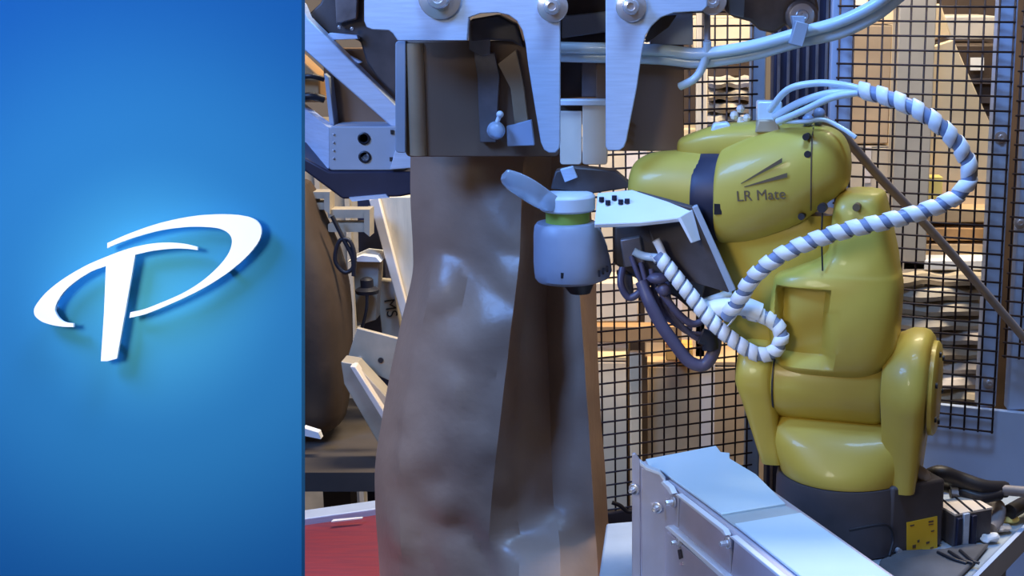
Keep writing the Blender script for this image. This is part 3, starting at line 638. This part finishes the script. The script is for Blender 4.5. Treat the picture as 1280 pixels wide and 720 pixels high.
# base
b = MB(); b.lathe((RC.x, RC.y, zb_b), (0, 0, 1), [(0, .100), (.01, .098), (zt_b-zb_b-.012, .096), (zt_b-zb_b, .094)], 48); make('base_drum', b, 'basegrey', rb, sharp=50)
bu = V((math.cos(math.radians(24)), math.sin(math.radians(24)), 0)); bv = V((-bu.y, bu.x, 0))
q = PY(1112, 700, 1.715); q2 = q + bu*.085
b = MB(); zb2 = zt_b+.004; pts = [V((q.x, q.y, zb_b)), V((q2.x, q2.y, zb_b)), V((q2.x, q2.y, zb_b))+bv*.15, V((q.x, q.y, zb_b))+bv*.15]
b.prism(pts, (0, 0, zb2-zb_b)); make('connector_block', b, 'basegrey', rb, .004)
lab = MB(); c0 = PY(1134, 672, 1.718); 
def onface(px, py):      # point on the block front face
    d = ray(px, py); nn = bv; t = (q-CAM).dot(nn)/d.dot(nn); return CAM + d*t - bv*.0012
lab.prism([onface(x, y) for x, y in ((1133, 692), (1171, 686), (1171, 645), (1133, 653))], bv*.001); lb = make('warning_label', lab, 'labelyellow', rb, label='yellow warning label with small dark print')
for x, y, ww, hh in ((1137, 656, 5, 1.6), (1160, 651, 6, 2), (1160, 655, 6, 1), (1163, 663, 4, 1.4), (1140, 681, 4, 4), (1146, 675, 2.5, 3), (1157, 677, 4, 2.5), (1142, 687, 10, 1.4), (1162, 684, 4, 1.4)):
    m_ = MB(); m_.prism([onface(x, y+hh)-bv*.0006, onface(x+ww, y+hh-1)-bv*.0006, onface(x+ww, y-1)-bv*.0006, onface(x, y)-bv*.0006], bv*.0006); make('print_mark', m_, 'ink', lb)
b = MB(); b.tube([onface(1060, 662)-bv*.002-V((0, 0, 0)), onface(1090, 652)-bv*.012, onface(1108, 656)-bv*.006, onface(1114, 672)-bv*.004, onface(1105, 690)-bv*.012], .002, 8); make('thin_cable', b, 'black', rb)
p = onface(1121, 687); b = MB(); b.cyl(p, p-bv*.006, .004, n=12); make('stud', b, 'bolt', rb)
# turret
J2z = PY(1030, 476, 1.80).z
def cap(t): return RC + ax*t
b = MB(); rings = []
for z, rx, ry, e in ((zt_b+.001, .091, .091, 1), (zt_b+.006, .092, .092, 1), (zt_b+.022, .097, .086, .9), (zt_b+.045, .105, .072, .75), (zt_b+.066, .108, .055, .6), (zt_b+.073, .107, .034, .5), (J2z-.052, .107, .030, .5)):
    ring = []
    for k in range(48):
        t = 2*math.pi*k/48; ct, st = math.cos(t), math.sin(t)
        ring.append(V((RC.x, RC.y, z)) + ax*rx*math.copysign(abs(ct)**e, ct) + nx_*ry*math.copysign(abs(st)**e, st))
    rings.append(ring)
b.loft(rings); make('turret', b, 'yellow', rb, sharp=60)
# cheeks
def cheek(t0, t1, R, wb, zlow, name, tl=0, tr=0, flare=((0, .86), (.006, .97), (.014, 1)), n=26):
    """profile in the plane across the shoulder axis"""
    prof = []
    for k in range(n+1):
        a = math.radians(-25 + 230*k/n); prof.append((R*math.cos(a), R*math.sin(a)))
    prof += [(-wb, zlow), (wb, zlow)]
    rings = []
    for t, s in [(t0+q_[0], q_[1]) for q_ in flare] + [(t1-.014, 1), (t1-.006, .97), (t1, .88)]:
        rings.append([V((RC.x, RC.y, J2z)) + ax*(t + (tl*(t1-t)/(t1-t0) + tr*(t-t0)/(t1-t0))*max(0, p[1]/zlow)) + nx_*(p[0]*s) + V((0, 0, p[1]*(s if p[1] > 0 else 1))) for p in prof])
    b = MB(); b.loft(rings); return make(name, b, 'yellow', rb, sharp=50)
cheek(-.147, -.097, .060, .046, -.116, 'left_cheek', .036, .014)
cheek(.052, .112, .080, .060, -.134, 'right_cheek', .006, -.012, ((0, .80), (.006, .86), (.020, .93), (.032, 1)))
b = MB(); b.lathe(V((RC.x, RC.y, J2z))+ax*.112, ax, [(0, .064), (.006, .064), (.009, .060), (.010, .02)], 40); ec = make('shoulder_cap', b, 'yellow', rb)
for k in range(6):
    a = math.radians(60*k+20); p = V((RC.x, RC.y, J2z))+ax*.121 + nx_*.05*math.cos(a) + V((0, 0, .05*math.sin(a))); b = MB(); b.cyl(p, p+ax*.003, .004, n=10); make('socket_bolt', b, 'black', ec)
b = MB(); b.lathe(V((RC.x, RC.y, J2z))-ax*.099, ax, [(0, .052), (.004, .056), (.020, .057), (.14, .057), (.150, .052)], 44); make('shoulder_barrel', b, 'yellow', rb)
for t in (-.0955, .051):
    b = MB(); b.lathe(V((RC.x, RC.y, J2z))+ax*t, ax, [(0, .0585), (.002, .0585)], 44); make('seal_ring', b, 'black', rb)
# upper arm
UY = 1.79
def vloft(rows, y0, n=40, e=.55, dent=None):
    b = MB(); sm = spline([V(r[:3]) for r in [(r[0], r[1], r[2]) for r in rows]], 12); dm = spline([V((r[3], r[4] if len(r) > 4 else 0, 0)) for r in rows], 12); rings = []
    for s, d in zip(sm, dm):
        py, x0, x1 = s; c = PY((x0+x1)/2, py, y0); r = (PY(x1, py, y0).x-PY(x0, py, y0).x)/2; ring = []
        for k in range(n):
            t = 2*math.pi*k/n; ct, st = math.cos(t), math.sin(t)
            p = c + ax*r*1.03*math.copysign(abs(ct)**e, ct) + nx_*(d.x*math.copysign(abs(st)**e, st)) + V((0, d.y, 0))
            if dent and st > 0:
                ppx = x0+(x1-x0)*(.5+.5*math.copysign(abs(ct)**e, ct)); a, bb, cc, dd = dent
                fx = min(max((ppx-a)/6, 0), 1)*min(max((bb-ppx)/6, 0), 1); fy = min(max((py-cc)/8, 0), 1)*min(max((dd-py)/14, 0), 1)
                p -= nx_*.03*fx*fy
            ring.append(p)
        rings.append(ring)
    b.loft(rings); return b
b = vloft([(236, 1066, 1094, .018), (240, 1052, 1104, .03), (255, 1046, 1108, .042), (285, 1042, 1114, .048), (315, 1036, 1120, .05), (332, 1000, 1122, .05), (342, 976, 1124, .052), (360, 970, 1125, .056), (400, 966, 1122, .060), (430, 968, 1118, .058), (450, 974, 1106, .050), (466, 985, 1090, .030)], UY, n=220, dent=(978, 1046, 352, 452))
make('upper_arm', b, 'yellow', rb, sharp=50)
b = vloft([(262, 905, 1046, .045), (285, 896, 1050, .05), (320, 894, 1046, .048), (352, 900, 1030, .044), (390, 905, 1010, .038), (425, 915, 990, .03), (440, 925, 980, .02)], UY+.055, n=44); make('elbow_housing', b, 'yellow', rb, sharp=70)
# elbow disc seam and screws
for (x, y, r) in ((1036, 253, .006), (1078, 252, .005)):
    p = PY(x, y, UY)+nx_*.050; b = MB(); b.cyl(p-nx_*.01, p+nx_*.002, r, n=14); make('socket_bolt', b, 'black' if x < 1050 else 'ink', rb)
b = MB(); b.tube([PY(1036, 258, UY)+nx_*.047, PY(1035, 290, UY)+nx_*.046, PY(1036, 330, UY)+nx_*.046], .0012, 6); make('seam_line', b, 'black', rb)
# forearm
FA = PY(796, 238, 1.87); FB = PY(1050, 205, 1.87); FB = FA + ax*((FB-FA).length*1.0)
def fy(px):  return 1.875 + (1.79-1.875)*(px-796)/254
def hloft(rows, n=44, e=1.0, dy=0):
    sm = spline([V((r[0], r[1], r[2])) for r in rows], 4); dm = spline([V((r[3], 0, 0)) for r in rows], 4); rings = []
    for s, d in zip(sm, dm):
        y = fy(s.x)+dy; T = PY(s.x, s.y, y); B_ = PY(s.x, s.z, y); c = (T+B_)/2; h = (T.z-B_.z)/2; ring = []
        for k in range(n):
            t = 2*math.pi*k/n; ct, st = math.cos(t), math.sin(t)
            ring.append(c + nx_*max(d.x, .001)*math.copysign(abs(ct)**e, ct) + V((0, 0, h*math.copysign(abs(st)**e, st))))
        rings.append(ring)
    b = MB(); b.loft(rings); return b
make('wrist', hloft([(790, 226, 250, .012), (793, 208, 268, .030), (800, 198, 280, .042), (815, 191, 287, .049), (840, 188, 290, .051), (872, 188, 293, .052), (884, 189, 294, .052)], e=.9), 'yellow', rb, sharp=60)
make('seal_collar', hloft([(876, 192, 296, .052), (878, 188, 298, .056), (906, 187, 300, .057), (910, 190, 298, .055)]), 'navy', rb, sharp=50)
FOR = make('forearm', hloft([(903, 190, 298, .052), (906, 184, 302, .058), (916, 178, 302, .060), (940, 168, 300, .062), (970, 160, 292, .062), (1000, 156, 280, .060), (1020, 156, 266, .056), (1038, 160, 252, .050), (1052, 170, 243, .040), (1060, 186, 232, .025), (1063, 200, 220, .01)], e=.85), 'yellow', rb, sharp=60)
make('forearm_cover', hloft([(852, 176, 190, .02), (856, 170, 196, .035), (870, 164, 200, .042), (900, 155, 200, .048), (950, 151, 195, .05), (1000, 152, 190, .046), (1020, 156, 186, .04), (1030, 164, 182, .02)], e=.6, dy=.03), 'yellow', rb, sharp=60)
b = MB(); b.pxprism(rrect(925, 206, 932, 232, 3), fy(928)-.062, .01); 
p = PY(911, 253, fy(911))+nx_*.0585; b = MB(); b.box(p, (.010, .004, .014)); make('dark_slot', b, 'black', rb)
for (x, y) in ((1017, 166), (1019, 187), (1010, 264), (860, 248)):
    p = PY(x, y, fy(x))+nx_*(.053 if y < 200 else .046); b = MB(); b.cyl(p-nx_*.012, p+nx_*.001, .0045, n=12); make('socket_bolt', b, 'black', rb)
b = MB(); b.tube([PY(x, y, fy(1022))+nx_*o_ for x, y, o_ in ((1020, 158, .018), (1023, 172, .045), (1024, 200, .055), (1023, 235, .052), (1020, 258, .035))], .0011, 6); make('seam_line', b, 'ink', FOR)
# worn lettering on the forearm flank
fn = nx_
pl_ = PY(964, 236, fy(964))+fn*.0625
text_mesh('LR Mate', .0195, basis(pl_, ax + V((0, 0, .10)), (0, 0, 1)), 'ink', FOR, 'lettering')
for a_, c_ in (((940, 222), (990, 196)), ((944, 226), (996, 214))):
    b = MB(); A_ = PY(*a_, fy(a_[0]))+fn*.0625; B_ = PY(*c_, fy(c_[0]))+fn*.0628; b.prism([A_, B_, B_+V((0, 0, .006)), A_+V((0, 0, .001))], fn*.0005); make('emblem_stripe', b, 'ink', FOR)
# fittings on the forearm top
b = MB(); b.pxprism([(888, 166), (892, 155), (911, 153), (916, 164)], 1.832, .025); make('top_fitting', b, 'hose', rb, .003)
b = MB(); b.pxprism(rrect(947, 127, 978, 160, 3), 1.81, .03); make('hose_manifold', b, 'hose', rb, .002)
b = MB(); b.pxprism([(948, 150), (972, 150), (976, 166), (944, 166)], 1.80, .03); make('manifold_foot', b, 'creamsteel', rb, .002)
for x, y in ((1010, 150), (1024, 142)):
    p = PY(x, y, 1.79); b = MB(); b.sphere(p, .008, 12); b.cyl(p, p+V((0, .01, -.016)), .005, n=10); make('hose_fitting', b, 'hosecore', rb)
p = PY(925, 146, 1.86); b = MB()
for k in range(5): b.sphere(p+V((random.uniform(-.01, .01), 0, random.uniform(-.012, .012))), .006, 8)
b.cyl(p, p-V((0, 0, .03)), .004, n=8); make('crumpled_tie', b, 'white', rb)

# ================================================================== HOSES
def path(pts, y=None):
    return [PY(p[0], p[1], p[2] if len(p) > 2 else y) for p in pts]
big = [(1076, 113, 1.72), (1110, 122, 1.70), (1148, 138, 1.68), (1182, 163, 1.67), (1205, 192, 1.67), (1212, 220, 1.67), (1196, 245, 1.67), (1160, 262, 1.67), (1110, 276, 1.67), (1060, 287, 1.68), (1010, 303, 1.69), (970, 323, 1.70), (942, 347, 1.72), (924, 375, 1.74), (908, 396, 1.76)]
wh = thing('wrapped_cable_bundle', 'white spiral wrapped cable looping from robot forearm down to gripper', 'cable', PY(1060, 300, 1.68))
b = MB(); b.tube(path(big), .0088, 14); make('hose_core', b, 'hosecore', wh)
b = MB(); b.helix(path(big), .0098, .024, .0160); make('spiral_wrap', b, 'wrap', wh, sharp=60)
w2 = thing('wrapped_cable_bundle', 'small white wrapped cable curling in a loop at gripper', 'cable', PY(900, 430, 1.76))
sm_ = [(822, 318, 1.785), (838, 338, 1.78), (862, 368, 1.775), (888, 400, 1.77), (915, 424, 1.765), (945, 442, 1.76), (966, 440, 1.76), (976, 424, 1.76), (972, 408, 1.765), (955, 396, 1.775), (930, 390, 1.785)]
b = MB(); b.tube(path(sm_), .0085, 14); make('hose_core', b, 'hosecore', w2)
b = MB(); b.helix(path(sm_), .0092, .0155, .0125); make('spiral_wrap', b, 'wrap', w2, sharp=60)
for pts_, r, nm, m_ in (([(822, 322, 1.785), (805, 320, 1.79), (792, 314, 1.79)], .0055, 'hose_end', 'hose'), ([(832, 330, 1.785), (826, 312, 1.785), (820, 300, 1.785)], .0055, 'hose_end', 'wrap')):
    b = MB(); b.tube(path(pts_), r); make(nm, b, m_, w2)
b = MB(); b.tube(path([(884, 388, 1.79), (905, 384, 1.78), (930, 383, 1.775), (950, 390, 1.775)]), .0125, 14); tag(make('wrapped_sleeve', b, 'wrap'), 'short thick white sleeve where both wrapped cables meet', 'sleeve')
b = MB(); b.tube(path([(880, 378, 1.80), (898, 372, 1.80), (915, 366, 1.80)]), .006); tag(make('hose', b, 'hose'), 'short pale hose stub beside bracket tip', 'hose')
dh = [(802, 352, 1.80), (812, 378, 1.79), (826, 405, 1.79), (845, 432, 1.79), (862, 452, 1.79), (880, 456, 1.79), (892, 440, 1.79), (894, 418, 1.795), (890, 402, 1.80)]
b = MB(); b.tube(path(dh), .0088, 14); tag(make('hose', b, 'hosedark'), 'thick dull purple hose hanging in U shape under gripper', 'hose')
b = MB(); b.tube(path([(876, 420, 1.785), (886, 425, 1.785), (888, 436, 1.785)]), .0115); tag(make('hose_clamp', b, 'black'), 'black clamp round the purple U shaped hose', 'clamp')
for k, (pts_, lb) in enumerate((([(778, 335, 1.81), (776, 355, 1.80), (786, 372, 1.80), (800, 365, 1.80), (812, 350, 1.81)], 'dark hose curl left under gripper'), ([(822, 358, 1.80), (832, 372, 1.795), (848, 392, 1.795), (866, 405, 1.80), (884, 398, 1.81)], 'dark hose running behind small wrapped cable'))):
    b = MB(); b.tube(path(pts_), .005); tag(make('hose', b, 'hosedark'), lb, 'hose')
b = MB(); b.sphere(PY(822, 348, 1.79), .011, 14, (1.3, 1, .7)); b.sphere(PY(830, 362, 1.79), .009, 14); tag(make('hose_joint', b, 'hosedark'), 'purple hose joint below the pale hose ends', 'fitting')
# bare hoses between manifold and wrapped bundle
for pts_, r, lb in (([(962, 138, 1.80), (985, 112, 1.77), (1020, 104, 1.75), (1052, 106, 1.73), (1078, 112, 1.72)], .0045, 'uppermost thin pale hose arching over robot'),
                    ([(968, 146, 1.80), (1000, 128, 1.77), (1035, 117, 1.74), (1078, 112, 1.72)], .005, 'middle thin pale hose over robot'),
                    ([(972, 152, 1.79), (1005, 138, 1.76), (1040, 122, 1.73), (1078, 115, 1.72)], .0045, 'lowest thin pale hose over robot'),
                    ([(975, 152, 1.79), (1005, 152, 1.77), (1030, 150, 1.77), (1052, 160, 1.76), (1070, 172, 1.75)], .003, 'clear thin hose lying to rear of robot top')):
    b = MB(); b.tube(path(pts_), r); tag(make('hose', b, 'hose'), lb, 'hose')
b = MB(); b.tube(path([(1012, 140, 1.86), (1050, 166, 1.9), (1100, 222, 1.95), (1160, 284, 2.02), (1225, 358, 2.1), (1300, 446, 2.18)]), .0068); tag(make('conduit', b, 'greytube'), 'grey conduit running diagonally down right in front of mesh', 'conduit')
# top tubes
t1 = [(690, 62, 1.86), (730, 63, 1.86), (780, 64, 1.85), (830, 66, 1.85), (870, 70, 1.84), (910, 66, 1.83), (950, 58, 1.82), (1000, 44, 1.80), (1050, 30, 1.78), (1095, 8, 1.76), (1130, -20, 1.75)]
for dy_, dz_, lb in ((-3, 0, 'upper thick pale blue tube sweeping to upper right'), (8, .012, 'lower thick pale blue tube sweeping to upper right')):
    b = MB(); b.tube([PY(x, y+dy_+(3 if dz_ and x > 1000 else 0), yy+dz_) for x, y, yy in t1], .0078, 16); tag(make('hose', b, 'hose'), lb, 'hose')
b = MB(); b.tube(path([(884, 52, 1.83), (883, 68, 1.835), (876, 88, 1.84), (866, 100, 1.84), (850, 108, 1.85)]), .0055); tag(make('hose', b, 'hose'), 'short pale hose hanging beside right bag holder plate', 'hose')
b = MB(); b.tube(path([(884, -10, 1.85), (884, 20, 1.85), (884, 52, 1.83)]), .0045); tag(make('rod', b, 'bolt'), 'thin bright rod below the pivot block', 'rod')
b = MB(); b.box(PY(998, 42, 1.79), (.017, .030, .030), rot=Matrix.Rotation(.25, 3, 'Y')); b.pxprism([(990, 20), (1006, 20), (1006, 34), (992, 34)], 1.80, .02)
tag(make('hose_strap', b, 'bluegrey', None, .001), 'grey strap clipping pale tubes to the link arm', 'strap')

# ================================================================== TABLE AND CLUTTER
zt_t = .85
tb = thing('machine_table', 'blue grey steel table carrying the robot', 'table', (.3, 1.9, 0))
e1 = PZ(1216, 720, zt_t); e2 = PZ(1282, 654, zt_t); far = (e2-e1).normalized()
E1 = e1 - far*.2; E2 = e2 + far*.12
L1 = V((PZ(700, 655, zt_t).x, E1.y, zt_t)); L2 = V((L1.x+.02, PZ(700, 655, zt_t).y, zt_t))
L1 = PZ(766, 800, zt_t); L2 = PZ(758, 654, zt_t)
b = MB(); b.prism([V((-.09, .98, zt_t)), V((E1.x, .98, zt_t)), E1, E2, PZ(1330, 604, zt_t), L2], (0, 0, -.03)); make('table_top', b, 'table', tb, .003)
b = MB(); b.prism([E1+V((.002, 0, .003)), E2+V((.002, 0, .003)), E2+V((.010, 0, .003)), E1+V((.010, 0, .003))], (0, 0, -.035)); make('edge_strip', b, 'bluesheet', tb, label='blue edge strip')
for x, y in ((-.06, 1.05), (.26, 1.05), (.50, 1.93), (-.03, 1.80)):
    b = MB(); b.box((x, y, (zt_t-.03)/2), (.04, .04, zt_t-.03)); make('leg', b, 'bluegrey', tb)
cb = thing('connector_box', 'dark box with white latch strap and crossed pale lid beside robot base', 'box', PZ(1218, 680, zt_t))
c0 = PZ(1192, 684, zt_t+.001); cu = bu; cv = bv; Wc = .062; Dc = .05; Hc = .045
b = MB(); b.prism([c0, c0+cu*Wc, c0+cu*Wc+cv*Dc, c0+cv*Dc], (0, 0, Hc)); make('box_body', b, 'basegrey', cb, .002)
b = MB(); b.prism([c0+V((0, 0, Hc)), c0+cu*Wc+V((0, 0, Hc)), c0+cu*Wc+cv*Dc+V((0, 0, Hc)), c0+cv*Dc+V((0, 0, Hc))], (0, 0, .003)); pld = make('pale_lid', b, 'cream', cb)
for f in (.15, .5, .85):
    A_ = c0+cu*Wc*f+V((0, 0, Hc+.003)); b = MB(); b.tube([A_+cu*-.004, A_+cu*.006+cv*Dc], .0018, 6); make('tie', b, 'black', pld)
b = MB(); A_ = c0+cu*.012-cv*.004; b.prism([A_, A_+cu*.010, A_+cu*.010+cv*.004, A_+cv*.004], (0, 0, Hc+.002)); make('latch_strap', b, 'alu', cb, .001)
for f in (.001, .025):
    b = MB(); A_ = c0+cu*f-cv*.006; b.prism([A_, A_+cu*.008, A_+cu*.008+cv*.006, A_+cv*.006], (0, 0, Hc*.95)); make('latch_block', b, 'navy', cb, .001)
b = MB(); b.tube([PZ(1150, 605, .905), PZ(1172, 592, .93), PZ(1200, 600, .92), PZ(1230, 610, .91), PZ(1256, 612, .90)], .012); tag(make('cable', b, 'black'), 'thick black cable curving behind the connector box', 'cable')
b = MB(); b.tube([PZ(1170, 606, .90), PZ(1195, 612, .905), PZ(1225, 622, .90), PZ(1250, 618, .90)], .008); tag(make('cable', b, 'black'), 'thinner black cable under the thick black cable', 'cable')
b = MB(); b.tube([PZ(1188, 618, .90), PZ(1232, 612, .905), PZ(1300, 616, .90)], .0075); tag(make('conduit', b, 'greytube'), 'grey straight conduit above connector box', 'conduit')
for x, lb in ((1188, 'left pale coupling on straight grey conduit'), (1230, 'right pale coupling on straight grey conduit')):
    A_ = PZ(x, 614.5, .903); b = MB(); b.cyl(A_, A_+V((.012, 0, 0)), .0095, n=16); tag(make('coupling', b, 'alu'), lb, 'fitting')
b = MB(); b.tube([PZ(1128, 606, .94), PZ(1140, 590, .955), PZ(1152, 592, .955), PZ(1158, 604, .94)], .009); tag(make('cable', b, 'greytube'), 'brown grey cable hump where robot skirt meets base', 'cable')
b = MB(); b.tube([PZ(1262, 640, .87), PZ(1285, 628, .87), PZ(1310, 622, .87)], .011); tag(make('cable', b, 'black'), 'black cable leaving at right edge above table', 'cable')
b = MB(); b.tube([PZ(1235, 628, .875), PZ(1248, 634, .875), PZ(1246, 650, .865), PZ(1238, 662, .86)], .010); tag(make('hose', b, 'greytube'), 'grey bent hose end right of connector box', 'hose')
for x, y, lb, m_ in ((1262, 648, 'yellow crumpled paper scrap on table by right edge', 'yellowbox'), (1236, 672, 'pale crumpled wrap on table beside grey bent hose', 'white'), (1250, 660, 'small grey crumpled scrap on table near yellow paper', 'sack')):
    b = MB(); p = PZ(x, y, zt_t+.007); b.sphere(p, .012, 14, (1.3, 1, .5))
    for v in b.bm.verts: v.co += noise.noise_vector(v.co*90)*.005
    tag(make('paper_scrap', b, m_), lb, 'paper')
ds = thing('dusty_sheet', 'dusty dark grey sheet lying in front of robot base', 'sheet', PZ(1160, 705, zt_t))
pts = [(1100, 704), (1128, 692), (1180, 690), (1205, 684), (1236, 684), (1218, 706), (1180, 745), (1090, 745)]
b = MB(); b.prism([PZ(x, y, zt_t+.0015) for x, y in pts], (0, 0, .006)); make('sheet_body', b, 'oilcloth', ds, .003)
for k in range(3):
    b = MB(); b.tube([PZ(1172+k*14, 690-k, zt_t+.009), PZ(1190+k*12, 698+k, zt_t+.010), PZ(1208+k*8, 704, zt_t+.009)], .0022, 8); make('thin_cable', b, 'black', ds)

# ================================================================== METAL GUARD BOX (front)
zg = 1.016
gb = thing('sheet_metal_guard', 'long pale metal guard box running to lower right foreground', 'guard', (PZ(900, 640, zg).x, PZ(900, 640, zg).y, .55))
f1 = PZ(833, 600, zg); f0 = PZ(983, 721, zg); gd = (f0-f1).normalized()
r1 = PZ(914, 576, zg); r0 = r1 + gd*((f0-f1).length+.02); 
N0 = f0 + gd*.22; R0 = r0 + gd*.20; F1 = f1
dn = V((0, 0, -1)); perp = (f1-r1); perp = (perp - gd*perp.dot(gd)).normalized()
b = MB(); b.prism([F1, N0, R0, r1+V((0, 0, 0))], dn*.164); make('guard_body', b, 'steelbox', gb, .002)
def tp(x, y, h=0): return PZ(x, y, zg+h)
# top covers and joint
j0 = (905, 650); j1 = (990, 640)
c1 = [tp(807, 578), tp(895, 561), tp(901, 569), tp(912, 570), tp(912, 577), tp(945, 597), tp(982, 634), tp(902, 647), tp(868, 622), tp(832, 596), tp(826, 591), tp(812, 588)]
b = MB(); b.prism([p+V((0, 0, .0015)) for p in c1], (0, 0, .003)); make('top_cover', b, 'covertop', gb, .0008)
A_ = tp(905, 662); B_ = tp(990, 645); 
b = MB(); b.prism([tp(902, 647)+V((0, 0, .001)), tp(982, 634)+V((0, 0, .001)), tp(1003, 645)+V((0, 0, .001)), tp(919, 660)+V((0, 0, .001))], (0, 0, .001)); make('joint_strip', b, 'strip', gb, label='darker grey joint strip')
c2a = tp(918, 659); c2b = tp(1001, 645)
b = MB(); b.prism([p+V((0, 0, .0015)) for p in (c2a, c2b, c2b+gd*.52, c2a+gd*.52)], (0, 0, .003)); make('top_cover', b, 'covertop', gb, .0008)
# side plates: in the vertical plane below the front edge
def side(px, py, out=.003):
    d = ray(px, py); t = (F1-CAM).dot(perp)/d.dot(perp); return CAM+d*t+perp*out
def sideplate(pts, out, th, nm, m_='steelbox', bev=.0008): 
    b = MB(); b.prism([side(x, y, out) for x, y in pts], -perp*th); return make(nm, b, m_, gb, bev)
sideplate([(834, 604), (846, 611), (851, 620), (851, 738), (834, 738)], .004, .003, 'side_panel')
sideplate([(854, 620), (912, 664), (917, 672), (917, 722), (848, 664), (852, 660)], .004, .003, 'side_panel')
sideplate([(922, 672), (1000, 735), (1000, 800), (917, 726)], .004, .003, 'side_panel')
sideplate([(842, 657), (846, 655), (930, 728), (926, 732)], .012, .010, 'lip', 'alubright')
sideplate([(840, 664), (924, 734), (924, 780), (840, 738)], .007, .003, 'lower_panel')
sideplate([(853, 617), (856, 616), (914, 660), (918, 668), (915, 668), (911, 663)], .010, .007, 'lip', 'alubright')
sideplate([(921, 669), (925, 668), (1000, 729), (998, 732)], .010, .007, 'lip', 'alubright')
sideplate([(835, 602), (838, 600), (846, 607), (850, 616), (847, 617), (843, 611)], .010, .007, 'lip', 'alubright')
# end flanges
ye = F1.y
b = MB(); b.pxprism([(790, 568), (794, 567), (800, 576), (801, 738), (790, 738)], ye-.004, .006); make('end_flange', b, 'steelbox', gb, .001)
b = MB(); b.pxprism([(802, 585), (812, 588), (826, 594), (833, 603), (833, 738), (802, 738)], ye-.006, .006); make('end_plate', b, 'steelbox', gb, .001)
b = MB(); b.pxprism([(800, 577), (808, 584), (824, 590), (832, 600), (831, 604), (824, 594), (808, 588), (800, 582)], ye-.012, .010); make('lip', b, 'alubright', gb, .0006)
b = MB(); b.prism([tp(800, 577, -.004), tp(895, 562, -.004), tp(912, 577, -.004), tp(834, 601, -.004)], dn*.16); make('end_body', b, 'steelbox', gb, .001)
for q, yy in (((793, 611), None), ((822, 634), None)):
    bolt(gb, PY(*q, ye-.006), (-.5, -1, 0), .0035, .010, m='bolt')
for q in ((849, 626), (856, 676), (918, 677)):
    bolt(gb, side(*q, .007), perp, .0035, .010)
sideplate([(855, 686), (859, 685), (861, 696), (857, 698)], .0085, .001, 'slot', 'black', 0)
sideplate([(858, 702), (861, 701), (862, 705), (859, 706)], .0085, .001, 'rivet', 'bolt', 0)

# ================================================================== groups of repeats
GROUPS = {'cardboard_box': 'cartons stored beyond the wire fence', 'wire_fence_panel': 'wire mesh panels of the robot cell fence', 'frame_post': 'painted steel posts of the cell frame',
          'pale_post': 'slim pale posts beyond the left mesh', 'timber_board': 'timber boards stacked beyond the right mesh', 'wrapped_cable_bundle': 'cables in white spiral wrap',
          'clamp_plate': 'jaw plates of the bag clamp', 'bag_holder': 'steel plates with painted brown reflection at the bag mouth', 'coupling': 'pale couplings on the grey conduit', 'machine_rail': 'cream rails behind the paper bag',
          'bracket': 'brown brackets at far left', 'dark_crate': 'dark crates beyond the wire fence', 'hose': 'air hoses of robot and clamp head'}
for o in list(bpy.data.objects):
    if o.parent is None and 'category' in o.keys():
        base = o.name.split('.')[0]
        if base in GROUPS: o['group'] = GROUPS[base]
